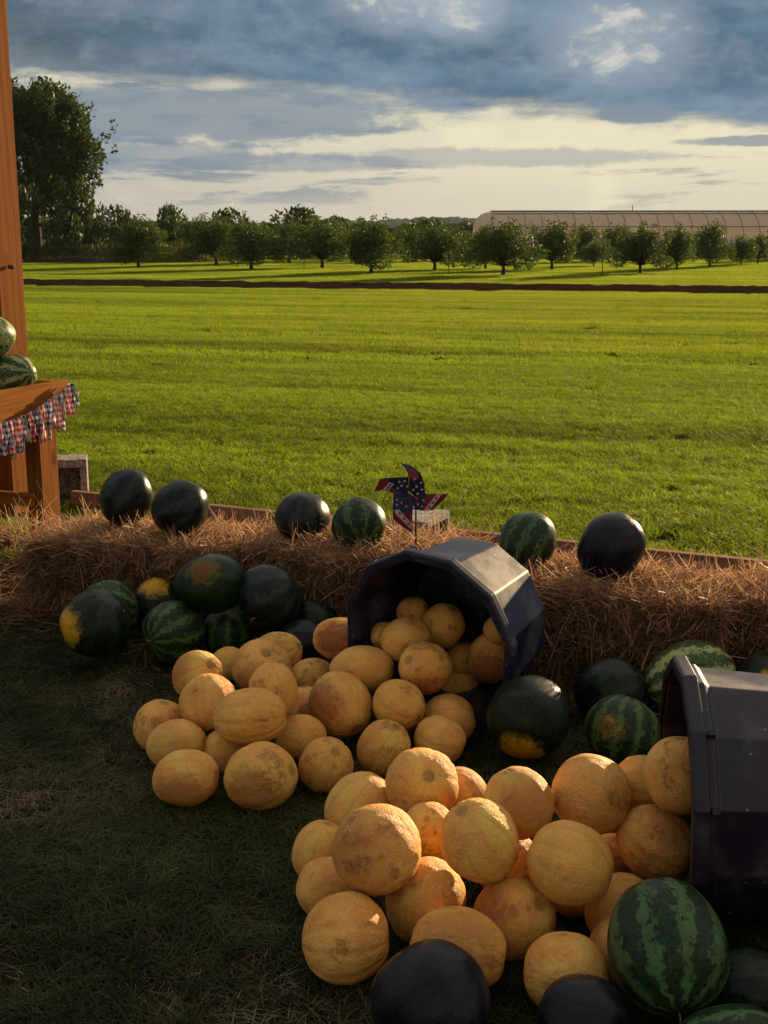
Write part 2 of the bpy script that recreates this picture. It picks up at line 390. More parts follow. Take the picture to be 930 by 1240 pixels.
WM_MATS = {
 'dark': mat_wm('dark_melon_rind', (.0022, .0042, .0028), (.016, .032, .014), .7, 9, .26, .12, False),
 'blue': mat_wm('bluish_melon_rind', (.0024, .0045, .0045), (.020, .034, .022), .8, 9, .30, .40, False),
 'violet': mat_wm('violet_black_melon_rind', (.0032, .0030, .0056), (.012, .013, .017), .5, 9, .27, .30, False),
 'stripe': mat_wm('striped_melon_rind', (.0032, .0110, .0040), (.070, .122, .038), .85, 9, .38, .15, False),
 'pale': mat_wm('pale_striped_melon_rind', (.014, .030, .009), (.34, .37, .13), .9, 8, .38, .1, False),
 'spotdark': mat_wm('dark_melon_rind_yellow_belly', (.0022, .0048, .0022), (.014, .030, .009), .6, 9, .36, .15, True, (.60, .29, .012)),
 'spotstripe': mat_wm('striped_melon_rind_orange_belly', (.0040, .0130, .0050), (.070, .120, .026), .9, 10, .38, .05, True, (.42, .17, .018), .30),
 'brownspot': mat_wm('deep_green_melon_rind_brown_patch', (.0030, .0105, .0022), (.012, .028, .006), .6, 9, .34, .05, True, (.14, .050, .006), .5),
}

def mat_plastic(name, c, scuff, hi=(.26, .25, .28)):
    m, N, b = basic(name, c, .36, .32)
    co = N.new('ShaderNodeTexCoord').outputs['Object']
    n1 = N.noise(co, 7, 6, .65); 
    s = N.noise(N.vm('MULTIPLY', co, (2., 14., 3.)), 9, 6, .7, 1.2)
    s2 = N.noise(N.vm('MULTIPLY', co, (16., 3., 2.)), 7, 6, .7, 1.0)
    sc_ = N.m('MAXIMUM', N.smooth(s, .64, .72), N.smooth(s2, .66, .73))
    dust = N.smooth(n1, .45, .75)
    col = N.mix(N.m('MULTIPLY', dust, .25 * scuff), c, hi); col = N.mix(N.m('MULTIPLY', sc_, .35 * scuff), col, hi)
    wh = N.new('ShaderNodeTexVoronoi', ins={'Vector': co, 'Scale': 26.0})
    col = N.mix(N.m('MULTIPLY', N.smooth(wh.outputs['Distance'], .10, .06), .35), col, (.3, .3, .33))
    N.set(b.inputs['Base Color'], col); N.set(b.inputs['Roughness'], N.smooth(n1, .3, .7, .28, .52))
    bump(N, b, N.m('ADD', n1, sc_), .12, .003)
    return m
M_bin1 = mat_plastic('blue_black_plastic', (.0050, .0080, .0220), 1.0)
M_bin2 = mat_plastic('plum_plastic', (.0100, .0055, .0145), .6)
M_conc, N, b = basic('concrete_block', (.42, .36, .32), .9, .2)
co = N.new('ShaderNodeTexCoord').outputs['Object']; n = N.noise(co, 55, 5, .7); n2 = N.noise(co, 8, 4)
N.set(b.inputs['Base Color'], N.mix(N.smooth(n, .38, .6), (.10, .08, .065), N.mix(n2, (.24, .20, .17), (.48, .42, .37)))); bump(N, b, n, .9, .01)
M_soil, N, b = basic('bare_soil', (.05, .03, .02), 1., 0.)
co = N.new('ShaderNodeTexCoord').outputs['Object']; n = N.noise(co, 3.5, 6, .7); n2 = N.noise(co, .7, 4)
N.set(b.inputs['Base Color'], N.ramp(n, [(.3, (.010, .006, .004)), (.6, (.032, .019, .012)), (.85, (.085, .055, .035))])); bump(N, b, n, 1., .12)
M_bark, N, b = basic('bark', (.05, .038, .028), .95, .1)
n = N.noise(N.vm('MULTIPLY', N.new('ShaderNodeTexCoord').outputs['Object'], (1, 1, .2)), 14, 5)
N.set(b.inputs['Base Color'], N.mix(n, (.03, .022, .016), (.10, .078, .058))); bump(N, b, n, .8, .02)
# ------------------------------------------------------------------ ground
M_ground, N, b = basic('lawn_ground', (.05, .06, .02), 1., 0.)
pos = N.new('ShaderNodeNewGeometry').outputs['Position']
n = N.noise(pos, 6, 6, .7); n2 = N.noise(pos, .7, 4, .6); n3 = N.noise(pos, 45, 4, .7)
c = N.mix(n3, (.008, .009, .004), (.032, .026, .014))
c = N.mix(N.smooth(n2, .5, .75, 0, .7), c, (.055, .034, .018))
far = N.smooth(N.xyz(pos)[1], 12., 45.)
c = N.mix(far, c, N.mix(n, (.050, .075, .014), (.095, .115, .020)))
N.set(b.inputs['Base Color'], c); bump(N, b, N.m('ADD', n, n3), .6, .03)
xs = np.concatenate([[-2500, -800, -300, -120, -60], np.linspace(-30, 60, 46), [120, 300, 800, 2500]])
ys = np.concatenate([[-600, -100, -20], np.linspace(0, 130, 66), [160, 220, 350, 700, 1400, 2800]])
gx, gy = np.meshgrid(xs, ys); V = np.stack([gx.ravel(), gy.ravel(), np.zeros(gx.size)], 1)
nx = len(xs); Fc = [(j*nx+i, j*nx+i+1, (j+1)*nx+i+1, (j+1)*nx+i) for j in range(len(ys)-1) for i in range(nx-1)]
tag(link('ground', np_mesh('ground', V, Fc, M_ground)), kind='structure')

def strip_y(x, off=0): return 40.9 - .276 * x + off          # centre line of the bare soil strip
V = []; Fc = []; nxs = 420; nys = 13
for i in range(nxs):
    x = -60 + 150 * i / (nxs - 1)
    for j in range(nys):
        s = j / (nys - 1); e = math.sin(math.pi * s)
        V.append((x, strip_y(x, (s - .5) * 5.8 + .25 * math.sin(x * 2.1) * (1 if j in (0, nys-1) else 0)), -.02 + e**.5 * (.05 + .12 * random.random())))
for i in range(nxs-1):
    for j in range(nys-1): a = i*nys+j; Fc.append((a, a+nys, a+nys+1, a+1))
tag(link('soil_strip', np_mesh('soil_strip', V, Fc, M_soil)), kind='structure')

# far wooded hills
M_hill = mat_leaf('far_woodland', (.020, .032, .022), (.040, .055, .034), (.03, .05, .02), .1)
def hills(y0, base, amp, seed, x0=-600, x1=700):
    r = np.random.default_rng(seed); n = 900; xx = np.linspace(x0, x1, n); hh = np.zeros(n)
    for f, a in ((.004, .5), (.013, .28), (.05, .10), (.16, .07), (.5, .06)):
        hh += a * np.sin(xx * f * 2 * math.pi + r.uniform(0, 6)) * (1 + .5 * np.sin(xx * f * 1.7 + r.uniform(0, 6)))
    hh += .10 * np.abs(r.normal(size=n)); top = base + amp * hh
    rows = [(0, -60), (.45, -30), (.8, -10), (1., 0), (.75, 14), (0, 60)]; V = []
    for s, dy in rows:
        for i in range(n): V.append((xx[i], y0 + dy + r.uniform(-3, 3), top[i] * s + (r.uniform(-.5, .5) if 0 < s else -1)))
    Fc = [(j*n+i, j*n+i+1, (j+1)*n+i+1, (j+1)*n+i) for j in range(len(rows)-1) for i in range(n-1)]
    return np_mesh('hills', V, Fc, M_hill, attrs={'tone': ('POINT', r.random(len(V)))})
tag(link('hills', hills(760, 12.6, 2.2, 3)), kind='structure')
tag(link('hills', hills(520, 7.6, 1.6, 8)), kind='structure')

# ------------------------------------------------------------------ grass
def blade_patch(name, size, n, h, w, lean, mat, seg=2, seed=0, tone_lo=0., tone_hi=1.):
    r = np.random.default_rng(seed)
    p = r.uniform(-size/2, size/2, (n, 2)); th = r.uniform(0, 2*math.pi, n); H = h * r.uniform(.45, 1.15, n)
    ln = lean * r.uniform(.2, 1.4, n) * H; la = r.uniform(0, 2*math.pi, n); W = w * r.uniform(.6, 1.3, n)
    V = np.zeros((n, (seg+1)*2, 3))
    for k in range(seg+1):
        s = k / seg; ww = W * (1 - s**2 * .93) / 2
        cx = p[:, 0] + np.cos(la) * ln * s**1.7; cy = p[:, 1] + np.sin(la) * ln * s**1.7
        cz = H * s * (1 - .35 * lean * s)
        V[:, 2*k] = np.stack([cx - np.cos(th)*ww, cy - np.sin(th)*ww, cz], 1)
        V[:, 2*k+1] = np.stack([cx + np.cos(th)*ww, cy + np.sin(th)*ww, cz], 1)
    m = (seg+1)*2
    Fq = np.concatenate([np.array([[2*k, 2*k+1, 2*k+3, 2*k+2]]) + np.arange(n)[:, None]*m for k in range(seg)])
    tone = np.repeat(r.uniform(tone_lo, tone_hi, n), m)
    return np_mesh(name, V.reshape(-1, 3), Fq, mat, attrs={'tone': ('POINT', tone)})

def scatter(name, P, rot, scl, idx, coll, kind='stuff'):
    me = bpy.data.meshes.new(name); me.vertices.add(len(P)); me.vertices.foreach_set('co', np.asarray(P, np.float32).ravel())
    for an, typ, arr, key in (('prot', 'FLOAT_VECTOR', rot, 'vector'), ('pscl', 'FLOAT_VECTOR', scl, 'vector')):
        a = me.attributes.new(an, typ, 'POINT'); a.data.foreach_set(key, np.asarray(arr, np.float32).ravel())
    a = me.attributes.new('pidx', 'INT', 'POINT'); a.data.foreach_set('value', np.asarray(idx, np.int32))
    o = link(name, me); tag(o, kind=kind)
    ng = bpy.data.node_groups.new(name, 'GeometryNodeTree')
    ng.interface.new_socket('Geometry', in_out='INPUT', socket_type='NodeSocketGeometry')
    ng.interface.new_socket('Geometry', in_out='OUTPUT', socket_type='NodeSocketGeometry')
    gi = ng.nodes.new('NodeGroupInput'); go = ng.nodes.new('NodeGroupOutput')
    ip = ng.nodes.new('GeometryNodeInstanceOnPoints'); ci = ng.nodes.new('GeometryNodeCollectionInfo')
    ci.inputs['Collection'].default_value = coll; ci.inputs['Separate Children'].default_value = True; ci.inputs['Reset Children'].default_value = True
    ip.inputs['Pick Instance'].default_value = True
    def na(nm, dt):
        q = ng.nodes.new('GeometryNodeInputNamedAttribute'); q.data_type = dt; q.inputs['Name'].default_value = nm
        return q.outputs['Attribute']
    ng.links.new(gi.outputs[0], ip.inputs['Points']); ng.links.new(ci.outputs[0], ip.inputs['Instance'])
    ng.links.new(na('pidx', 'INT'), ip.inputs['Instance Index'])
    ng.links.new(na('prot', 'FLOAT_VECTOR'), ip.inputs['Rotation']); ng.links.new(na('pscl', 'FLOAT_VECTOR'), ip.inputs['Scale'])
    ng.links.new(ip.outputs[0], go.inputs[0])
    md = o.modifiers.new('scatter', 'NODES'); md.node_group = ng
    return o
def patch_coll(cname, oname, meshes, spots):
    c = bpy.data.collections.new(cname); sc.collection.children.link(c)
    for me, sp in zip(meshes, spots):
        o = bpy.data.objects.new(oname, me); c.objects.link(o); o.location = sp; tag(o, kind='stuff')
    return c
def vnoise(x, y, seed=0):
    r = np.random.default_rng(seed); g = r.random((64, 64))
    xi = np.floor(x).astype(int); yi = np.floor(y).astype(int); fx = x - xi; fy = y - yi
    fx = fx*fx*(3-2*fx); fy = fy*fy*(3-2*fy)
    a = g[xi % 64, yi % 64]; b_ = g[(xi+1) % 64, yi % 64]; c_ = g[xi % 64, (yi+1) % 64]; d_ = g[(xi+1) % 64, (yi+1) % 64]
    return (a*(1-fx)+b_*fx)*(1-fy) + (c_*(1-fx)+d_*fx)*fy
def hay_y(x): return 4.30 - .414 * x           # front foot of the bale row
def grid_pts(y0, y1, step, xa, xb, jit=.5):
    """jittered points; xa(y), xb(y) give the side limits"""
    out = []
    for y in np.arange(y0, y1, step):
        x = np.arange(xa(y), xb(y), step); out.append(np.stack([x, np.full(len(x), y)], 1))
    p = np.concatenate(out); return p + rng.uniform(-jit, jit, p.shape) * step * .5
def finish(p, hs, nidx, name, coll):
    n = len(p); P3 = np.stack([p[:, 0], p[:, 1], np.zeros(n)], 1)
    rot = np.zeros((n, 3)); rot[:, 2] = rng.uniform(0, 2*math.pi, n)
    scl = np.stack([np.ones(n)*1.02, np.ones(n)*1.02, hs], 1)
    return scatter(name, P3, rot, scl, rng.integers(0, nidx, n), coll)
# near lawn, behind the bales
lawn_near = patch_coll('lawn_near_patches', 'lawn_patch', [blade_patch('lawn_patch', .42, 1350, .062, .0046, .95, M_lawn, 2, 11+i) for i in range(5)], [(.1 + .5*i, 7.4 + .1*i, 0) for i in range(5)])
p = grid_pts(4.5, 15, .34, lambda y: -.75*y - 1.2, lambda y: .75*y + 1.2)
p = p[p[:, 1] > hay_y(p[:, 0]) + .62]
hs = .74 + .34 * vnoise(p[:, 0]*.8 + p[:, 1]*.3, p[:, 1]*2.6, 3) + .30 * vnoise(p[:, 0]*.25, (p[:, 1] + p[:, 0]*.3)*1.5, 4)
finish(p, hs, 5, 'lawn', lawn_near)
lawn_mid = patch_coll('lawn_middle_patches', 'lawn_patch', [blade_patch('lawn_patch', .95, 2600, .062, .0085, .7, M_lawn, 1, 31+i) for i in range(4)], [(-1 + 1.2*i, 19 + .3*i, 0) for i in range(4)])
p = grid_pts(14.6, 46, .80, lambda y: -.75*y - 2, lambda y: .75*y + 2)
p = p[np.abs(p[:, 1] - (40.9 - .276*p[:, 0])) > 2.95]
hs = .72 + .30 * vnoise(p[:, 0]*.22 + 5, (p[:, 1] + .27*p[:, 0])*1.2, 5) + .42 * (vnoise(p[:, 0]*.05, (p[:, 1] + .27*p[:, 0])*.62, 6))
finish(p, hs, 4, 'lawn', lawn_mid)
lawn_far = patch_coll('lawn_far_patches', 'lawn_patch', [blade_patch('lawn_patch', 2.2, 3200, .075, .020, .6, M_lawn, 1, 51+i) for i in range(3)], [(-2 + 3*i, 50 + i, 0) for i in range(3)])
p = grid_pts(36, 118, 1.9, lambda y: -.75*y - 2, lambda y: .75*y + 2)
p = p[(np.abs(p[:, 1] - (40.9 - .276*p[:, 0])) > 3.7) & (p[:, 1] > 45.6)]
hs = .65 + .7 * vnoise(p[:, 0]*.05 + 2, (p[:, 1] + .27*p[:, 0])*.28, 7)
finish(p, hs, 3, 'lawn', lawn_far)
# trodden grass in front of the bales
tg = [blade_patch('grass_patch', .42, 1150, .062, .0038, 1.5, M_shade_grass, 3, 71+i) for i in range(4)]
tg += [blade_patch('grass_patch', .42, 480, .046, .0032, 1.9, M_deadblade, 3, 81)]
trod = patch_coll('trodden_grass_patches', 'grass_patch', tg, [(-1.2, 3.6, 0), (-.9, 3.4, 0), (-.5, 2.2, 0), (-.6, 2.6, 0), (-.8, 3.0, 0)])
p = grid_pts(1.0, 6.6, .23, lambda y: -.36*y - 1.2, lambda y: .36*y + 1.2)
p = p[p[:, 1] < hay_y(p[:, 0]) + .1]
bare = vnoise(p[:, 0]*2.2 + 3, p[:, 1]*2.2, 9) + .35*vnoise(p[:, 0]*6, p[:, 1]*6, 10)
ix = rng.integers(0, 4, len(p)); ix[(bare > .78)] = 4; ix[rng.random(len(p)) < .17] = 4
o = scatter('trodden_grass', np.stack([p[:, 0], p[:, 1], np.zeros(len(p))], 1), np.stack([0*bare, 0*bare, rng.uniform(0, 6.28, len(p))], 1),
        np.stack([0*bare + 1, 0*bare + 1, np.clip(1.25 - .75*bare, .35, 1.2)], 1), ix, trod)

# ------------------------------------------------------------------ straw bales
def straws(n, pos_fn, L=(.05, .16), w=.0026, seed=0):
    """n thin bent strips; pos_fn(r,n) -> base points, directions, curl directions, tones"""
    r = np.random.default_rng(seed); B, D, K, tone = pos_fn(r, n)
    D /= np.linalg.norm(D, axis=1)[:, None]; Ls = r.uniform(*L, n)[:, None]
    side = np.cross(D, r.normal(size=(n, 3))); side /= np.linalg.norm(side, axis=1)[:, None]; W = (w * r.uniform(.6, 1.5, n))[:, None]
    V = np.zeros((n, 6, 3))
    for k, s in enumerate((0., .5, 1.)):
        c = B + D*Ls*(s - .35) + K*Ls*(s*s)*.35
        V[:, 2*k] = c - side*W*(1 - .5*s)*.5; V[:, 2*k+1] = c + side*W*(1 - .5*s)*.5
    Fq = np.concatenate([np.array([[2*k, 2*k+1, 2*k+3, 2*k+2]]) + np.arange(n)[:, None]*6 for k in range(2)])
    return V.reshape(-1, 3), Fq, np.repeat(tone, 6)
BL, BW, BH = .855, .44, .34
def bale_points(r, n):
    f = r.choice(5, n, p=[.42, .36, .08, .07, .07])        # front, top, back, ends
    u = r.uniform(-.5, .5, n); v = r.uniform(0, 1, n); B = np.zeros((n, 3)); Nn = np.zeros((n, 3)); bulge = .022
    cu = np.cos(u * math.pi) ** .4
    a = f == 0; B[a] = np.stack([u[a]*BL, -BW/2 - bulge*np.sin(v[a]*math.pi) + 0*u[a] + r.normal(0, .008, a.sum()), v[a]*BH], 1); Nn[a] = (0, -1, 0)
    a = f == 1; B[a] = np.stack([u[a]*BL, (v[a]-.5)*BW, BH + bulge*.9*np.sin(v[a]*math.pi)*cu[a] + r.normal(0, .009, a.sum())], 1); Nn[a] = (0, 0, 1)
    a = f == 2; B[a] = np.stack([u[a]*BL, BW/2 + 0*u[a], v[a]*BH], 1); Nn[a] = (0, 1, 0)
    for q, s in ((3, -1), (4, 1)):
        a = f == q; B[a] = np.stack([s*BL/2 + 0*u[a], u[a]*BW, v[a]*BH], 1); Nn[a] = (s, 0, 0)
    rd = r.normal(size=(n, 3)); dotp = (rd*Nn).sum(1)[:, None]; tang = rd - Nn*dotp
    fr = (f == 0); tang[fr] *= (1.0, 1, 1.25)
    D = tang + Nn*np.abs(r.normal(0, .42, n))[:, None]*np.where(f == 1, .9, 1.)[:, None]
    K = np.zeros((n, 3)); K[:, 2] = -np.abs(r.normal(0, .8, n)); K += r.normal(0, .5, (n, 3))
    # sunlight painted into paler top tones, shade into the darker lower front
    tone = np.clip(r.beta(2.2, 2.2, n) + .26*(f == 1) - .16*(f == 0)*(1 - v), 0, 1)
    return B, D, K, tone
def bale_core():
    bm = bmesh.new(); bmesh.ops.create_cube(bm, size=1)
    bmesh.ops.subdivide_edges(bm, edges=bm.edges[:], cuts=9, use_grid_fill=True)
    for v in bm.verts:
        p = v.co.copy(); q = Vector((p.x*BL, p.y*BW, p.z*BH))
        k = max(abs(p.x), abs(p.y), abs(p.z))
        cr = sum(abs(c) > .42 for c in p)
        q *= (.985 if cr == 1 else .955 if cr == 2 else .93)
        q += Vector((random.uniform(-1, 1), random.uniform(-1, 1), random.uniform(-1, 1))) * .008
        q.z += BH/2; v.co = q
    me = bpy.data.meshes.new('hay_core'); bm.to_mesh(me); bm.free(); me.materials.append(M_haycore)
    for pl in me.polygons: pl.use_smooth = True
    return me
core_me = bale_core()
straw_mes = []
for s in (1, 2):
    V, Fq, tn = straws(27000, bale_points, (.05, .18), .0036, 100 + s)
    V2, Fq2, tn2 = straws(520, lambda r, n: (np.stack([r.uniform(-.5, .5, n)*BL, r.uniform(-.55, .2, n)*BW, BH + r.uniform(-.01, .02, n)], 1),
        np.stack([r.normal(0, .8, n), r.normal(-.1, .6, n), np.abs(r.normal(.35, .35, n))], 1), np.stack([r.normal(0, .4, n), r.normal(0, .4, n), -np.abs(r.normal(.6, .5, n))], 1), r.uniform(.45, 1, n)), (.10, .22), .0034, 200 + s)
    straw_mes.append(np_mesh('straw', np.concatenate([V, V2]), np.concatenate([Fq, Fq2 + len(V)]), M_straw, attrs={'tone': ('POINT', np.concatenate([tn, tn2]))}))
hay_ang = math.atan(-.414); ux, uy = math.cos(hay_ang), math.sin(hay_ang); nxh, nyh = -uy, ux        # nxh,nyh points to the back
bale_labels = ['leftmost straw bale in the row, two dark watermelons on its top beside the timber stand',
 'second straw bale from the left, dark and striped watermelons side by side on it',
 'middle straw bale behind the tipped blue black bin',
 'straw bale to the right of the bin with a violet black watermelon resting on it',
 'last straw bale at the right edge, beyond the gap in the row']
for i, lab in enumerate(bale_labels):
    xm = -1.46 + .86 * i + .43; ym = hay_y(xm) + (0, .03, -.01, .035, -.02)[i]
    c = (xm + nxh*BW/2 + 0, ym + nyh*BW/2, 0)
    t = empty('straw_bale', (c[0] + .01*random.uniform(-1, 1), c[1] + random.uniform(-.02, .02), 0), hay_ang + random.uniform(-.02, .02) + (math.pi if i in (1, 4) and False else 0))
    tag(t, lab, 'straw bale', 'straw bales in a row along the lawn edge')
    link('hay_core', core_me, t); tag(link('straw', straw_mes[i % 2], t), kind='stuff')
    if i == 1: t.scale = (1.0, 1.0, 1.03)
    if i == 2: t.scale = (1.0, 1.0, .97)
    if i == 3: t.scale = (1.0, 1.0, 1.02); t.rotation_euler[2] += .02
    if i == 0: t.scale = (1.0, .96, .93); t.rotation_euler[1] = -.055
    if i == 4: t.scale = (1, 1.0, .97)
# loose straw on the ground
def loose(r, n):
    x = r.uniform(-2.3, 2.2, n); k = r.exponential(.10, n); y = 4.30 - .414*x - k*1.0 + .03
    far_left = r.random(n) < .04; x = np.where(far_left, r.uniform(-2.6, -1.45, n), x); y = np.where(far_left, 4.3 - .414*x + r.uniform(-.35, .8, n), y)
    B = np.stack([x, y, np.abs(r.normal(.015, .012, n)) + np.where(far_left, .03, 0)], 1)
    D = np.stack([r.normal(0, 1, n), r.normal(0, 1, n), np.abs(r.normal(0, .22, n))], 1); K = r.normal(0, .3, (n, 3))
    return B, D, K, r.beta(2, 2.6, n)
V, Fq, tn = straws(9000, loose, (.05, .16), .0030, 300)
def loose2(r, n):
    cx = r.choice(6, n); cc = np.array([(-.98, 3.1), (-.55, 2.45), (-.25, 2.0), (-.7, 2.0), (-.1, 1.9), (-1.0, 2.5)])[cx]
    B = np.concatenate([cc + r.normal(0, .16, (n, 2)), np.abs(r.normal(.03, .01, n))[:, None]], 1)
    return B, np.stack([r.normal(0, 1, n), r.normal(0, 1, n), r.normal(.05, .1, n)], 1), r.normal(0, .3, (n, 3)), r.uniform(.1, .7, n)
V2, Fq2, tn2 = straws(130, loose2, (.015, .045), .0016, 301)
tag(link('loose_straw', np_mesh('loose_straw', np.concatenate([V, V2]), np.concatenate([Fq, Fq2 + len(V)]), M_straw, attrs={'tone': ('POINT', np.concatenate([tn, tn2]))})), kind='stuff')
def mound(r, n):
    x = r.uniform(-2.7, -1.36, n); y = r.uniform(4.75, 6.4, n); hgt = .03*np.clip(1 - np.abs(y - 5.6)/1.0, 0, 1) + .02
    return np.stack([x, y, r.random(n)**.5*hgt], 1), np.stack([r.normal(0, 1, n), r.normal(0, 1, n), r.normal(.05, .3, n)], 1), r.normal(0, .4, (n, 3)), r.beta(1.2, 6., n)  # low tones paint the shade beside the stand into the straw
V, Fq, tn = straws(2600, mound, (.06, .18), .0040, 303)
tag(link('loose_straw', np_mesh('loose_straw', V, Fq, M_straw, attrs={'tone': ('POINT', tn)})), kind='stuff')
# a bright tuft of straw at the left end of the row, by the stand's foot
V, Fq, tn = straws(170, lambda r, n: (np.stack([r.uniform(-1.66, -1.24, n), r.uniform(5.0, 5.35, n), r.uniform(.27, .30, n)], 1),
   np.stack([r.normal(0, .7, n), r.normal(0, .5, n), np.abs(r.normal(.5, .4, n))], 1), r.normal(0, .3, (n, 3)), r.uniform(.6, 1, n)), (.10, .24), .0040, 302)
tag(link('straw_tuft', np_mesh('straw_tuft', V, Fq, M_straw, attrs={'tone': ('POINT', tn)})), kind='stuff')

# ------------------------------------------------------------------ melons
def uvball(name, mat, fn, nu=48, nv=30):
    V = [fn(0, 0)]
    for j in range(1, nv):
        for i in range(nu): V.append(fn(2*math.pi*i/nu, math.pi*j/nv))
    V.append(fn(0, math.pi)); Fc = []; last = len(V) - 1
    for i in range(nu): Fc.append((0, 1+i, 1+(i+1) % nu))
    for j in range(nv-2):
        for i in range(nu): a = 1+j*nu+i; b_ = 1+j*nu+(i+1) % nu; Fc.append((a, a+nu, b_+nu, b_))
    for i in range(nu): Fc.append((last, 1+(nv-2)*nu+(i+1) % nu, 1+(nv-2)*nu+i))
    return py_mesh(name, V, Fc, mat, True)
from mathutils import noise as mn
def melon_fn(seed, rib, lump, dent):
    o = Vector((seed*7.3, seed*3.1, seed*1.7))
    def f(ph, th):
        st = math.sin(th); dr = Vector((st*math.cos(ph), st*math.sin(ph), math.cos(th)))
        g = abs(math.sin(ph*5 + .25*mn.noise(dr*1.5 + o)))            # groove where g -> 0
        r = 1 - rib * math.exp(-(g/.22)**2) * st**.6
        r += lump * mn.noise(dr*1.3 + o) + .012*mn.noise(dr*4 + o)
        r -= dent * math.exp(-(th/.30)**2)                            # stem cavity
        r -= dent*.6 * math.exp(-((math.pi-th)/.22)**2)
        return dr * r
    return f
MEL_MESH = [uvball('cantaloupe_rind', M_melon, melon_fn(i, rb, .045, dn), 60, 34) for i, (rb, dn) in enumerate(((.055, .07), (.016, .05), (.026, .09), (.008, .04), (.038, .06), (.014, .08)))]
def wm_fn(seed, lump):
    o = Vector((seed*5.3+2, seed*2.1, seed*4.7))
    def f(ph, th):
        st = math.sin(th); dr = Vector((st*math.cos(ph), st*math.sin(ph), math.cos(th)))
        return dr * (1 + lump*mn.noise(dr*1.2 + o) + .006*math.sin(ph*9)*st - .03*math.exp(-(th/.16)**2) - .02*math.exp(-((math.pi-th)/.12)**2))
    return f
WM_MESH = {}
for k, mt in WM_MATS.items(): WM_MESH[k] = [uvball('watermelon_rind', mt, wm_fn(hash_ * 1.7 + len(k), .07), 56, 34) for hash_ in range(2)]
# stem scar: a small raised ring with a sunken middle
V = []; Fc = []
prof = [(.0, .96), (.05, .955), (.085, .975), (.12, .985), (.155, .965), (.18, .93)]
for j, (rr, zz) in enumerate(prof[1:]):
    for i in range(14): V.append((rr*math.cos(2*math.pi*i/14)*(1+.08*math.sin(i*2.3)), rr*math.sin(2*math.pi*i/14), zz - .045 + .004*math.sin(i*1.9)))
for j in range(4):
    for i in range(14): Fc.append((j*14+i, (j+1)*14+i, (j+1)*14+(i+1) % 14, j*14+(i+1) % 14))
Fc.append(tuple(range(13, -1, -1))[::-1])
SCAR = py_mesh('stem_scar', V, Fc, M_scar, True)
# watermelon stem nub
mb = MB(); mb.add(tube([(0, 0, .93), (.01, .01, 1.02), (.05, .02, 1.09), (.12, .01, 1.12)], [.035, .024, .018, .016], 6))
STEM = py_mesh('stem', mb.V, mb.F, M_scar, True)
CR, CU, CB = Vector((1, 0, 0)), Vector((0, math.sin(R(12.4)), math.cos(R(12.4)))), Vector((0, -math.cos(R(12.4)), math.sin(R(12.4))))
def place(o, key, phi, tau, spot=None):
    x, y, z, a, b_ = MEL[key]
    ph, ta = R(phi), R(tau)
    pole = (CR*math.cos(ph) + CU*math.sin(ph))*math.cos(ta) + CB*math.sin(ta)
    if spot is None: sx = Vector((0, .15, -1))
    else: sx = CR*spot[0] + CU*spot[1] + CB*spot[2]
    if tau > 50:      # pole at the viewer: local x,y lie in the picture plane
        X = CR - pole*CR.dot(pole); Y = None
        if spot is not None: X = sx - pole*sx.dot(pole)
        X.normalize(); Y = pole.cross(X); s = (a, b_, (a+b_)/2) if spot is None else ((a+b_)/2, (a+b_)/2, (a+b_)/2)
    else:
        X = sx - pole*sx.dot(pole); X.normalize(); Y = pole.cross(X)
        hor = abs(math.cos(ph)) > .72; ver = abs(math.sin(ph)) > .9
        if hor: s = (b_, b_, a)
        elif ver: s = (a, a, b_)
        else: m_ = math.sqrt(a*b_); s = (m_*.965, m_*.965, m_*1.07)
    o.matrix_world = Matrix.Translation((x, y, z)) @ Matrix((X, Y, pole)).transposed().to_4x4() @ Matrix.Diagonal((*s, 1))

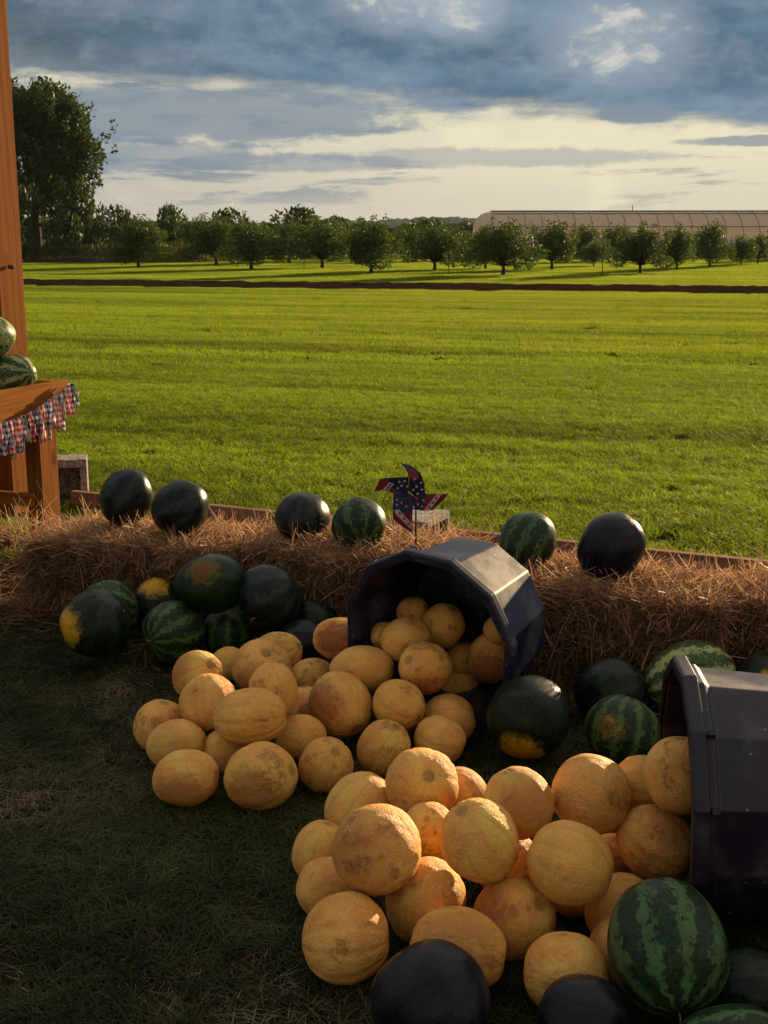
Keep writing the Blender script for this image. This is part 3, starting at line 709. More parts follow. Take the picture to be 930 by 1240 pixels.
MEL = {
 'w': (0.094, 3.861, 0.316, 0.0537, 0.0537),
 'x': (0.003, 3.795, 0.259, 0.0477, 0.0450),
 'E': (0.357, 3.708, 0.306, 0.0465, 0.0440),
 'v': (0.187, 3.782, 0.296, 0.0711, 0.0738),
 'u': (0.070, 3.695, 0.278, 0.0826, 0.0723),
 'F': (0.258, 3.831, 0.171, 0.0591, 0.0537),
 'D': (0.338, 3.742, 0.202, 0.0734, 0.0892),
 'l': (-0.537, 4.069, 0.068, 0.0628, 0.0599),
 'k': (-0.367, 4.029, 0.117, 0.0931, 0.0762),
 'q': (-0.135, 3.861, 0.226, 0.1052, 0.0728),
 'z': (0.244, 3.844, 0.067, 0.0812, 0.0812),
 'm': (-0.239, 3.903, 0.074, 0.0796, 0.0686),
 'r': (-0.067, 3.654, 0.195, 0.1052, 0.0744),
 'j': (-0.401, 3.859, 0.130, 0.0975, 0.0867),
 't': (0.125, 3.554, 0.236, 0.0848, 0.0798),
 'n': (-0.249, 3.624, 0.079, 0.0692, 0.0692),
 'i': (-0.323, 3.422, 0.214, 0.0724, 0.0820),
 'y': (0.044, 3.442, 0.160, 0.0803, 0.0754),
 'A': (0.194, 3.502, 0.090, 0.0819, 0.0794),
 's': (-0.131, 3.492, 0.143, 0.0987, 0.0963),
 'c': (-0.665, 3.472, 0.081, 0.0813, 0.0813),
 'a': (-0.571, 3.592, 0.198, 0.0859, 0.0758),
 'b': (-0.515, 3.439, 0.167, 0.0875, 0.0875),
 'o': (-0.241, 3.385, 0.083, 0.0770, 0.0674),
 'f': (-0.457, 3.319, 0.065, 0.0663, 0.0663),
 'B': (0.162, 3.356, 0.088, 0.0764, 0.0692),
 'C': (0.000, 3.317, 0.079, 0.0851, 0.0732),
 'd': (-0.592, 3.314, 0.090, 0.0897, 0.0732),
 'g': (-0.372, 3.259, 0.197, 0.1062, 0.0808),
 'p': (-0.160, 3.197, 0.079, 0.0800, 0.0777),
 'h': (-0.332, 3.090, 0.096, 0.1018, 0.0907),
 'e': (-0.534, 3.104, 0.084, 0.0934, 0.0756),
 'V': (0.607, 2.703, 0.251, 0.0679, 0.0679),
 'b2': (0.722, 2.613, 0.108, 0.0684, 0.0684),
 'W': (0.658, 2.575, 0.334, 0.0774, 0.0885),
 'X': (0.611, 2.559, 0.176, 0.0891, 0.0854),
 'H': (0.189, 2.861, 0.151, 0.0699, 0.0679),
 'R': (0.303, 2.564, 0.273, 0.0756, 0.0793),
 'S': (0.473, 2.623, 0.263, 0.0924, 0.0905),
 'I': (-0.057, 2.820, 0.131, 0.0853, 0.0935),
 'G': (0.091, 2.767, 0.221, 0.0952, 0.0833),
 'Q2': (0.105, 2.629, 0.176, 0.0608, 0.0608),
 'Q': (0.116, 2.695, 0.077, 0.0705, 0.0666),
 'K': (-0.151, 2.705, 0.076, 0.0668, 0.0786),
 'a2': (0.492, 2.315, 0.061, 0.0685, 0.0685),
 'Y': (0.518, 2.441, 0.077, 0.0825, 0.0789),
 'U': (0.276, 2.392, 0.087, 0.0898, 0.0880),
 'L': (-0.128, 2.544, 0.070, 0.0689, 0.0707),
 'P': (0.205, 2.438, 0.244, 0.0884, 0.0866),
 'T': (0.391, 2.386, 0.218, 0.0921, 0.0869),
 'J': (-0.016, 2.436, 0.224, 0.0973, 0.0955),
 'N': (0.092, 2.457, 0.091, 0.0865, 0.0973),
 'Z': (0.360, 2.191, 0.084, 0.0864, 0.0815),
 'O': (0.151, 2.267, 0.095, 0.1023, 0.0822),
 'M': (-0.077, 2.308, 0.092, 0.0920, 0.0920),
 'wc8': (-0.257, 4.334, 0.133, 0.0905, 0.0875),
 'wc9': (-0.289, 4.173, 0.114, 0.0875, 0.0787),
 'wc3': (-0.876, 4.571, 0.128, 0.1047, 0.1079),
 'wc2': (-1.020, 4.420, 0.148, 0.1106, 0.1198),
 'wc7': (-0.574, 4.356, 0.091, 0.0942, 0.0881),
 'wc6': (-0.408, 4.265, 0.247, 0.1123, 0.1242),
 'wc5': (-0.621, 4.279, 0.299, 0.1302, 0.1065),
 'wc4': (-0.755, 4.244, 0.128, 0.1214, 0.1066),
 'wc1': (-1.015, 4.190, 0.175, 0.1255, 0.1225),
 'm4': (0.977, 3.743, 0.132, 0.1448, 0.1211),
 'm5': (1.214, 3.692, 0.129, 0.1092, 0.1092),
 'm2': (0.714, 3.711, 0.106, 0.1125, 0.0994),
 'm3': (0.691, 3.380, 0.106, 0.1080, 0.1032),
 'm1': (0.418, 3.368, 0.149, 0.1193, 0.1217),
 'f5': (0.708, 2.160, 0.077, 0.0998, 0.0741),
 'f3': (0.542, 2.138, 0.175, 0.1123, 0.1313),
 'f2': (0.367, 2.029, 0.097, 0.0852, 0.0791),
 'f4': (0.614, 1.936, 0.094, 0.1096, 0.0804),
 'f1': (0.089, 2.063, 0.110, 0.1110, 0.1095),
 'h1': (-1.069, 5.035, 0.456, 0.1200, 0.1063),
 'h2': (-0.811, 4.814, 0.458, 0.1182, 0.1084),
 'h3': (-0.316, 4.676, 0.449, 0.1054, 0.0990),
 'h4': (-0.094, 4.558, 0.447, 0.1060, 0.0967),
 'h5': (0.514, 4.306, 0.448, 0.1063, 0.0975),
 'h6': (0.788, 4.174, 0.459, 0.1204, 0.1089),
 't2': (-1.832, 6.083, 0.852, 0.1500, 0.1013),
 't1': (-1.916, 6.042, 1.040, 0.1280, 0.1040),
 'n1': (0.290, 2.640, 0.078, 0.0790, 0.0770),
 'n2': (0.432, 2.560, 0.078, 0.0780, 0.0760),
 'n3': (0.545, 2.700, 0.061, 0.0610, 0.0600),
}

CG1 = 'cantaloupes spilling out of the blue black bin'; CG2 = 'cantaloupes spilling out of the plum bin'
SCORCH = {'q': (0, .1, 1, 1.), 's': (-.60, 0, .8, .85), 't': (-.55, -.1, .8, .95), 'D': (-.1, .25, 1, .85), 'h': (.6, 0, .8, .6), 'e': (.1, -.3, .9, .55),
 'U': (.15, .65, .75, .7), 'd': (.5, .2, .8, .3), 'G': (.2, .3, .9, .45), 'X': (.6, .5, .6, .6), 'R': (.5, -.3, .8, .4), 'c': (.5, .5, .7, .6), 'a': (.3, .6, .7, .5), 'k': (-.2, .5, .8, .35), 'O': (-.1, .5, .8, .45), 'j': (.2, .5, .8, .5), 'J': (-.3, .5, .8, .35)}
CANT = {  # key: (pole angle, tilt to viewer, mesh, scar shown, label)
 'w': (90, 20, 3, 0, 'cantaloupe highest and deepest inside the dark bin, half hidden behind another'),
 'x': (10, 10, 1, 0, 'small sliver of cantaloupe in the dark bin, left of the smooth round one'),
 'E': (70, 10, 3, 0, 'cantaloupe tucked under the right rim of the dark bin, only its cheek showing'),
 'v': (60, 30, 3, 0, 'smooth pinkish cantaloupe at the back inside the dark bin'),
 'u': (20, 10, 1, 0, 'smooth round cantaloupe in the middle of the dark bin mouth'),
 'F': (90, 0, 1, 0, 'shaded cantaloupe low in the dark bin, left of the rust cheeked one'),
 'D': (80, 35, 2, 0, 'deep orange cantaloupe with a rusty yellow cheek against the right wall of the dark bin'),
 'l': (30, 0, 1, 0, 'small cantaloupe at the back of the heap, by the dark striped watermelon'),
 'k': (20, 15, 0, 0, 'cantaloupe with a sunlit rim at the back left, behind the one with a stem scar'),
 'q': (0, 25, 2, 0, 'oval cantaloupe with a red brown scorched face, left of the dark bin mouth'),
 'z': (-70, 10, 1, 0, 'plain cantaloupe below the right wall of the dark bin'),
 'm': (10, 0, 3, 0, 'pinkish cantaloupe between the sunlit pair and the scorched ones'),
 'r': (5, 20, 3, 0, 'wide oval cantaloupe with a small crack, below the scorched oval one'),
 'j': (70, 45, 2, 1, 'cantaloupe with a pale stem scar lit by low sun at the back left'),
 't': (150, 40, 2, 0, 'round golden cantaloupe with blackish scorch marks in front of the dark bin mouth'),
 'n': (90, 0, 1, 0, 'shaded cantaloupe left of the big scorched one'),
 'i': (-75, 10, 3, 0, 'egg shaped cantaloupe leaning below the one with a pale stem scar'),
 'y': (-30, 30, 4, 0, 'evenly golden round cantaloupe right of the big scorched one'),
 'A': (10, 10, 1, 0, 'shaded cantaloupe peering from behind the ribbed one at the right of the heap'),
 's': (-50, 35, 2, 0, 'large round cantaloupe with a rust red left cheek in the middle of the heap'),
 'c': (80, 15, 3, 0, 'leftmost cantaloupe of the whole display'),
 'a': (40, 40, 2, 1, 'sunlit cantaloupe with a wrinkled stem cavity at the upper left of the heap'),
 'b': (-80, 20, 4, 0, 'cantaloupe split between sun and shade just below the wrinkled sunlit one'),
 'o': (0, 0, 1, 0, 'shaded cantaloupe right of the wide ribbed one'),
 'f': (20, 10, 3, 0, 'pinkish shaded cantaloupe wedged between the two front ones on the left'),
 'B': (-20, 15, 4, 0, 'cantaloupe with curved ribs at the right front of the upper heap'),
 'C': (60, 20, 4, 0, 'round cantaloupe with faint ribs just above the front heap'),
 'd': (10, 15, 1, 0, 'cantaloupe at the left edge above the leathery brown one'),
 'g': (5, 5, 0, 0, 'wide pale ribbed cantaloupe lying on top of the left side of the heap'),
 'p': (60, 45, 4, 0, 'round cantaloupe showing fine ribs, right of the crackled oval one'),
 'h': (15, 20, 5, 0, 'large oval cantaloupe with a crackled brown patch at the lower front'),
 'e': (10, 15, 3, 0, 'leathery golden brown cantaloupe at the lower left corner of the heap'),
 'V': (0, 10, 1, 0, 'cantaloupe half hidden left of the one in the plum bin mouth'),
 'b2': (80, 0, 3, 0, 'cantaloupe low inside the plum bin, nearly all hidden'),
 'W': (90, 10, 3, 0, 'orange cantaloupe cut off by the rim of the plum bin'),
 'X': (-30, 20, 4, 0, 'cantaloupe with a dark streaked shoulder under the plum bin rim'),
 'H': (-30, 20, 5, 0, 'sunlit netted cantaloupe behind the topmost one'),
 'R': (-60, 15, 5, 0, 'yellow orange cantaloupe with dark specks down its side'),
 'S': (-15, 25, 1, 0, 'large smooth peach coloured cantaloupe right of the speckled one'),
 'I': (60, 5, 3, 0, 'mustard yellow upright cantaloupe at the left of the topmost one'),
 'G': (70, 62, 2, 1, 'topmost cantaloupe of the front heap with a brown ring scar on its face'),
 'Q2': (0, 0, 1, 0, 'shaded cantaloupe in the gap right under the ring scarred one'),
 'Q': (30, 0, 1, 0, 'shaded cantaloupe at the bottom of the gap behind the biggest one'),
 'K': (75, 10, 3, 0, 'leftmost cantaloupe of the front heap, half hidden'),
 'n1': (30, 10, 3, 0, 'shaded cantaloupe on the grass below the yellow orange speckled one'),
 'n2': (100, 0, 1, 0, 'shaded cantaloupe on the grass behind the large evenly orange oval one'),
 'n3': (10, 20, 3, 0, 'small cantaloupe in the dark gap left of the plum bin mouth'),
 'a2': (90, 0, 1, 0, 'pinkish sliver of cantaloupe behind the large striped watermelon'),
 'Y': (40, 10, 3, 0, 'shaded cantaloupe just above the large striped watermelon'),
 'U': (45, 40, 5, 0, 'cantaloupe with a brown cracked crown at the centre front'),
 'L': (20, 10, 3, 0, 'cantaloupe above the deeply ribbed one at the left'),
 'P': (120, 20, 2, 0, 'round cantaloupe with a torn leaf coloured streak lit by the sun on its top'),
 'T': (-20, 20, 1, 0, 'large evenly orange oval cantaloupe in the middle of the front heap'),
 'J': (35, 15, 3, 0, 'biggest cantaloupe, speckled brown and green with one sunlit tip'),
 'N': (70, 15, 3, 0, 'tall smooth cantaloupe below the biggest one'),
 'Z': (0, 15, 1, 0, 'pale cantaloupe with a small dark fleck at the bottom right'),
 'O': (-10, 10, 5, 0, 'wide netted cantaloupe partly behind the black watermelon at the bottom'),
 'M': (5, 5, 0, 0, 'deeply ribbed cantaloupe with a yellow band at the bottom left of the front heap'),
}
for k, (phi, tau, mi, scar, lab) in CANT.items():
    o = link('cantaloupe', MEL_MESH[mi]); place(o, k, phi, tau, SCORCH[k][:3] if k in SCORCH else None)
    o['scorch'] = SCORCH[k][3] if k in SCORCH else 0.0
    tag(o, lab, 'cantaloupe', CG1 if k.islower() and len(k) == 1 or k in 'EDFABC' else CG2)
    if scar: s = link('stem_scar', SCAR, o)
WMS = {
 'wc8': ('dark', 0, 0, None, 'small dark watermelon at the foot of the bales, right of the blue black one', 0),
 'wc9': ('blue', 10, 10, None, 'dull dark watermelon low behind the scorched oval cantaloupe', 0),
 'wc3': ('spotdark', -10, 10, (0, .80, .60), 'dark watermelon with an oval yellow patch on its upper side', 0),
 'wc2': ('stripe', 5, 0, None, 'striped watermelon hidden behind the big glossy one at the left', 0),
 'wc7': ('stripe', 85, 10, None, 'dim watermelon with upright stripes low in the dark pile', 0),
 'wc6': ('blue', 30, 10, None, 'blue black watermelon with a dry curly vine hanging on it', 0),
 'wc5': ('brownspot', 0, 10, (-.05, .50, .86), 'deep green watermelon with a rusty patch on top of the dark pile', 0),
 'wc4': ('spotstripe', 200, 52, (-.85, .35, .40), 'watermelon with stripes fanning from its end and an orange patch', 0),
 'wc1': ('spotdark', 65, 25, (-.80, -.30, .55), 'leftmost big glossy dark watermelon with a yellow patch low on its side', 0),
 'm4': ('pale', 15, 0, None, 'long pale striped watermelon against the bales behind the plum bin', 0),
 'm5': ('spotdark', 0, 0, (-.05, .25, .95), 'watermelon with a yellow patch cut by the right edge of the photo', 0),
 'm2': ('dark', 20, 10, None, 'black green watermelon between the bales and the orange topped striped one', 0),
 'm3': ('spotstripe', 75, -10, (-.10, .90, .42), 'striped watermelon with an orange patch on its top', 0),
 'm1': ('spotdark', 150, 10, (-.62, -.42, .62), 'dark streaky watermelon with a yellow orange patch at its lower left', 0),
 'f5': ('dark', 0, 0, None, 'smooth black watermelon in the shade under the plum bin', 0),
 'f3': ('stripe', -90, 48, None, 'large upright striped watermelon at the lower right with its end facing out', 0),
 'f2': ('violet', 0, 0, None, 'dull grey black watermelon at the bottom in front of the pale cantaloupe', 0),
 'f4': ('stripe', 10, 0, None, 'striped watermelon cut by the bottom right edge of the photo', 0),
 'f1': ('violet', 40, 20, None, 'black watermelon in front of the cantaloupes at the bottom', 0),
 'h1': ('blue', 60, 10, None, 'leftmost dark watermelon on the bales, near the timber stand', 0),
 'h2': ('blue', 30, 20, None, 'dusty dark watermelon on the bales, second from the left', 0),
 'h3': ('blue', 80, 20, None, 'mottled dark round watermelon on the bales, left of the striped one', 0),
 'h4': ('stripe', -80, 45, None, 'striped watermelon on the bales left of the pinwheel', 0),
 'h5': ('stripe', 60, -10, None, 'dark striped watermelon on the bales just right of the tipped bin', 0),
 'h6': ('violet', 60, 10, None, 'smooth violet black watermelon, the rightmost on the bales', 0),
 't1': ('pale', 100, 20, None, 'upper striped watermelon on the timber stand', 0),  # pale rind stands in for sunlight on this melon
 't2': ('pale', 0, 35, None, 'lower striped watermelon lying in the tray of the timber stand', 0),  # pale rind here too, sunlight put into its colour
}
grp = {'w': 'watermelons piled at the foot of the bales', 'm': 'watermelons behind the plum bin', 'f': 'watermelons at the bottom edge', 'h': 'watermelons standing on the bales', 't': 'watermelons on the timber stand'}
for k, (kind, phi, tau, spot, lab, st_) in WMS.items():
    o = link('watermelon', WM_MESH[kind][len(lab) % 2]); place(o, k, phi, tau, spot)
    tag(o, lab, 'watermelon', grp[k[0]])
    if k in ('h4', 'f3', 'wc4'):
        link('stem', STEM, o).scale = (.8, .8, .97)
# dry vine on the blue black melon
x, y, z, a, b_ = MEL['wc6']; mb = MB()
for q, (ph0, ph1, off) in enumerate(((-.9, .9, 0.), (-1.4, .3, .3), (-.2, 1.5, -.35))):
    pts = []
    for i in range(12):
        s = i/11; an = ph0 + (ph1-ph0)*s; vv = Vector((math.sin(an)*.8, -1, -.55 + .5*math.cos(an*2 + off)*.7)).normalized()
        pts.append(Vector((x, y, z)) + vv*(a*1.045 + .003*math.sin(i)))
    mb.add(tube(pts, [.0028]*12, 5))
tag(mb.build('dry_vine', M_deadblade if False else M_timber, None, True), 'thin dry curly vine lying on the blue black watermelon', 'vine')

# ------------------------------------------------------------------ bins
def bin_obj(pose, mat, label, roll_extra=0.):
    x, t, z0, az_, el_, ro, R1, R2, L = pose
    n_ = Vector((math.cos(el_)*math.sin(az_), -math.cos(el_)*math.cos(az_), math.sin(el_)))
    a = n_.cross(Vector((0, 0, 1))).normalized(); b__ = a.cross(n_)
    root = link('plastic_bin', None); root.empty_display_size = .1
    root.matrix_world = Matrix.Translation((x, t, z0)) @ Matrix((a, b__, n_)).transposed().to_4x4()
    Nn = 12; th = [ro + 2*math.pi*i/Nn for i in range(Nn)]
    def ring(r, zz): return [(r*math.cos(q), r*math.sin(q), zz) for q in th]
    # body wall with real thickness, slightly stepped
    rows = [(R1-.012, -.002), (R1-.012, -.045), (R1-.020, -.050), (R2, -L), (R2-.02, -L-.004), (R2-.026, -L+.010), (R1-.034, -.05), (R1-.026, -.002)]
    V = []; Fc = []
    for r_, z_ in rows: V += ring(r_, z_)
    k = len(rows)
    for j in range(k):
        if j == 4: continue
        j2 = (j+1) % k
        for i in range(Nn): i2 = (i+1) % Nn; Fc.append((j*Nn+i, j*Nn+i2, j2*Nn+i2, j2*Nn+i))
    Fc.append(tuple(4*Nn + i for i in range(Nn))[::-1]); Fc.append(tuple(5*Nn + i for i in range(Nn)))
    body = link('bin_body', py_mesh('bin_body', V, Fc, mat), root)
    bm = bmesh.new(); bm.from_mesh(body.data); bmesh.ops.recalc_face_normals(bm, faces=bm.faces[:]); bm.to_mesh(body.data); bm.free()
    md = body.modifiers.new('edge', 'BEVEL'); md.width = .007; md.segments = 3; md.limit_method = 'ANGLE'; md.angle_limit = R(12)
    # rolled rim
    rows = [(R1, .006), (R1+.006, 0), (R1+.006, -.026), (R1-.010, -.030), (R1-.010, -.002), (R1-.026, 0), (R1-.022, .007)]
    V = []; Fc = []
    for r_, z_ in rows: V += ring(r_, z_)
    k = len(rows)
    for j in range(k):
        j2 = (j+1) % k
        for i in range(Nn): i2 = (i+1) % Nn; Fc.append((j*Nn+i, j*Nn+i2, j2*Nn+i2, j2*Nn+i))
    rim_ = link('bin_rim', py_mesh('bin_rim', V, Fc, mat), root)
    bm = bmesh.new(); bm.from_mesh(rim_.data); bmesh.ops.recalc_face_normals(bm, faces=bm.faces[:]); bm.to_mesh(rim_.data); bm.free()
    md = rim_.modifiers.new('edge', 'BEVEL'); md.width = .003; md.segments = 2; md.limit_method = 'ANGLE'; md.angle_limit = R(12)
    # small hooks under the rim
    for i in (1, 2, 7, 10):
        q = th[i]; me = py_mesh('rim_tab', boxverts(-.010, .010, -.004, .006, -.045, -.030), BOXF, mat)
        o = link('rim_tab', me, root, ((R1-.004)*math.cos(q), (R1-.004)*math.sin(q), -.001)); o.rotation_euler = (0, 0, q)
    tag(root, label, 'bin', 'tipped plastic bins'); return root
bin_obj((0.1298, 3.5952, 0.2940, -0.5883, -0.1113, 0.3334, 0.2996, 0.2507, 0.3134), M_bin1, 'blue black twelve sided bin lying on its side against the bales')
bin_obj((0.6508, 2.5651, 0.2943, -1.6659, -0.0161, 1.7741, 0.2996, 0.2507, 0.40), M_bin2, 'dark plum plastic bin tipped over at the right edge')

# ------------------------------------------------------------------ timber edging and blocks
def plank_between(name, p, q, th, h, mat, parent=None, z=0., bevel=.004):
    p = Vector(p); q = Vector(q); d_ = q - p; L = d_.length
    o = box(name, (L, th, h), mat, parent, ((p.x+q.x)/2, (p.y+q.y)/2, z), math.atan2(d_.y, d_.x), bevel); return o
def edge_y(x): return 6.11 - .4545 * x
for (xa, xb, lab) in ((-1.775, .92, 'left length of weathered timber edging between the bales and the lawn'), (.925, 3.6, 'right length of weathered timber edging between the bales and the lawn')):
    tag(plank_between('timber_edging', (xa, edge_y(xa)), (xb, edge_y(xb)), .045, .105, M_timber), lab, 'timber', 'timber edging boards')
def cinder_block(label, loc, rz, L, W, Hh, stand=False):
    root = empty('concrete_block', loc, rz); w = .034 if not stand else .040
    tag(root, label, 'concrete block', 'concrete blocks')
    # holes run along local Y (width W); built of faces, webs and end walls as one shell
    mb = MB()
    def bx(*a): mb.add((boxverts(*a), BOXF))
    if not stand:
        bx(0, L, 0, W, Hh - w, Hh); bx(0, L, 0, W, 0, w)
        bx(0, w, 0, W, w, Hh-w); bx(L-w, L, 0, W, w, Hh-w); bx(L/2-w/2, L/2+w/2, .004, W-.004, w, Hh-w)
    else:
        bx(0, L, 0, W, Hh - w*1.2, Hh); bx(0, w, 0, W, 0, Hh-w*1.2); bx(L-w, L, 0, W, 0, Hh-w*1.2); bx(w, L-w, 0, W, 0, w*.6); bx(w, L-w, W-.035, W-.003, w*.6, Hh-w*1.2)
    o = mb.build('block_shell', M_conc, root)
    md = o.modifiers.new('edge', 'BEVEL'); md.width = .004; md.segments = 2; md.limit_method = 'ANGLE'
    return root
cinder_block('concrete block standing behind the pinwheel at the lawn edge', (.205, 5.66, 0), math.atan2(.92, .40), .30, .19, .205)
cinder_block('weathered concrete block beside the foot of the timber stand', (-1.915, 6.99, 0), math.atan2(.20, .98), .205, .19, .265, True)

# ------------------------------------------------------------------ timber stand (left)
stand = empty('timber_stand', (-1.7, 6.2, 0)); tag(stand, 'reddish brown stained timber stand with a tray for watermelons at the left edge', 'stand')
def W(x, y): return (x + 1.7, y - 6.2)
fd = Vector((.37, .93)); sdv = Vector((-.93, .37))       # along the sunlit side, and along the camera side
def beam(name, c, along, la, lb, z0, z1, mat=M_wood, bevel=.004):
    """box with corner c (x,y), la along 'along', lb along its left normal"""
    al = Vector(along).normalized(); nn = Vector((-al.y, al.x)); m_ = Vector(c) + al*la/2 + nn*lb/2
    x_, y_ = W(m_.x, m_.y)
    return box(name, (la, lb, z1-z0), mat, stand, (x_, y_, z0), math.atan2(al.y, al.x), bevel)
# main post (near corner of its lit side)
beam('post', (-2.006, 6.565), fd, .20, .15, 0, 3.6)
# leg of the tray
beam('leg', (-1.695, 6.02), fd, .14, .088, 0, .632)
beam('leg', (-2.62, 6.42), fd, .14, .088, 0, .632)
# tray boards
cr = Vector((-1.60, 6.27)); nr = cr - fd.normalized()*1.75
beam('tray_board', nr, fd, 1.75, .035, .632, .808, M_wood_h)
beam('tray_board', cr + fd.normalized()*-.036 + sdv.normalized()*.036, sdv, .95, .035, .632, .806, M_wood_h)
beam('tray_board', nr + sdv.normalized()*.99, fd, 1.75, .035, .632, .808, M_wood_h)
for i in range(9):
    q = nr + sdv.normalized()*(.038 + .0) + fd.normalized()*(.02 + i*.187)
    beam('tray_slat', q, fd, .175, .945, .705, .728, M_wood_h, .002)
# braces between the legs
beam('brace', Vector((-1.735, 6.035)), sdv, .86, .038, .205, .27, M_wood_h)
beam('brace', Vector((-1.77, 5.95)), sdv, .90, .038, .02, .09, M_wood_h)
# dark wood knot in the post, modelled as a small stub
mb = MB(); mb.add(tube([(0, 0, 0), (.03, -.012, 0)], [.011, .010], 8)); x_, y_ = W(-1.972, 6.635)
mb.build('post_knot', M_bark, stand, True, (x_, y_, 1.36))

# bunting of torn gingham strips
def gingham(name, c0, c1, sz=95.):
    m, N, b = basic(name, c0, .9, .1)
    co = N.new('ShaderNodeTexCoord').outputs['Object']; x, y, z = N.xyz(co)
    a = N.smooth(N.m('SINE', N.m('MULTIPLY', N.m('ADD', x, y), sz*3)), -.1, .1); c = N.smooth(N.m('SINE', N.m('MULTIPLY', z, sz*2.4)), -.1, .1)
    f = N.m('MULTIPLY', N.m('ADD', a, c), .5)
    N.set(b.inputs['Base Color'], N.mix(f, c1, c0)); b.inputs['Sheen Weight'].default_value = .2
    tr = N.new('ShaderNodeBsdfTranslucent', ins={'Color': N.mix(f, c1, c0)})
    ms = N.new('ShaderNodeMixShader', ins={0: .3, 1: b.outputs[0], 2: tr.outputs[0]})
    N.l.new(ms.outputs[0], m.node_tree.nodes['Material Output'].inputs[0]); return m
GM = [gingham('red_gingham', (.55, .018, .022), (.80, .72, .68)), gingham('navy_gingham', (.020, .030, .12), (.62, .62, .68)), gingham('red_gingham_wide', (.50, .02, .03), (.75, .66, .64), 60.), basic('grey_cloth', (.30, .27, .25), .9)[0]]
bun = empty('bunting', (-1.6, 6.2, .75)); tag(bun, 'rag bunting of red, navy and white checked strips hung along the stand', 'bunting')
def cord_pt(s):      # s from 0 (far corner) to 1 (near, out of frame)
    base = cr + fd.normalized()*(-.02 - 1.6*s) - sdv.normalized()*.022
    zz = .79 - .115*min(s/.22, 1)**.8 - .02*math.sin(max(0, s-.22)*9)
    return Vector((base.x + 1.6, base.y - 6.2, zz - .75))
mb = MB(); mb.add(tube([cord_pt(i/30) for i in range(31)], [.004]*31, 5)); mb.build('cord', GM[3], bun, True)
for i in range(76):
    s = i/75*.62; p = cord_pt(s); L = random.uniform(.095, .19)
    if i < 3: L = random.uniform(.09, .13)
    w = random.uniform(.018, .038); nseg = 6; V = []; Fc = []; ph = random.uniform(0, 6); ang = random.uniform(-1.2, 1.2) + math.atan2(.93, .37)
    tilt = random.uniform(-.30, .30) + (.42 if i < 2 else 0); tx, ty = math.cos(ang), math.sin(ang)
    outn = (.93, -.37)
    for j in range(nseg+1):
        q = j/nseg; ww = w*(.35 + .65*min(1, q*3))*(1 + .15*math.sin(q*9 + ph)); wob = .008*math.sin(q*7 + ph)*q
        cx = p.x + outn[0]*(.006 + .012*abs(math.sin(ph)) + wob + .010*q) + tilt*q*L*fd.x; cy = p.y + outn[1]*(.006 + .012*abs(math.sin(ph)) + wob + .01*q) + tilt*q*L*fd.y
        cz = p.z + .012 - q*L
        V += [(cx - tx*ww/2, cy - ty*ww/2, cz), (cx + outn[0]*.013*math.sin(ph+q*5), cy + outn[1]*.013*math.sin(ph+q*5), cz), (cx + tx*ww/2, cy + ty*ww/2, cz - .006*(j == nseg))]
    for j in range(nseg): a_ = 3*j; Fc += [(a_, a_+1, a_+4, a_+3), (a_+1, a_+2, a_+5, a_+4)]
    me = py_mesh('fabric_strip', V, Fc, GM[random.choice([0, 0, 1, 1, 2, 2, 3, 0])], True)
    o = link('fabric_strip', me, bun); md = o.modifiers.new('cloth', 'SOLIDIFY'); md.thickness = .0012

# ------------------------------------------------------------------ pinwheel
pw = empty('pinwheel', (.118, 4.46, .36)); tag(pw, 'star spangled red, white and navy pinwheel on a thin dark stick stuck in the bales', 'pinwheel')
M_red, *_ = basic('pinwheel_red', (.15, .012, .020), .5); M_navy, *_ = basic('pinwheel_navy', (.012, .014, .045), .5); M_white, *_ = basic('pinwheel_white', (.42, .34, .34), .5)
M_stick, *_ = basic('pinwheel_stick', (.03, .015, .012), .5)
mb = MB(); mb.add(tube([(0, 0, -.12), (.0, 0, .30)], [.0035, .0035], 8)); mb.build('stick', M_stick, pw, True)
def pp(X, Y, dy=0.):     # blade drawing units -> local coords
    s = 1 / (5.47 * 321.); return ((X - 395)*s, -.012 + dy, .2155 + (300 - Y)*s)
def poly(mb_, pts, th=.0006):
    n_ = len(pts); V = [tuple(p_) for p_ in pts] + [(p_[0], p_[1] + th, p_[2]) for p_ in pts]
    F_ = [tuple(range(n_)), tuple(range(2*n_-1, n_-1, -1))] + [(i, (i+1) % n_, n_+(i+1) % n_, n_+i) for i in range(n_)]
    mb_.add((V, F_))
def star(mb_, X, Y, r, dy, th0=0.):
    pts = [pp(X + (r if i % 2 == 0 else r*.42)*math.sin(th0 + i*math.pi/5), Y - (r if i % 2 == 0 else r*.42)*math.cos(th0 + i*math.pi/5), dy) for i in range(10)]
    poly(mb_, pts)
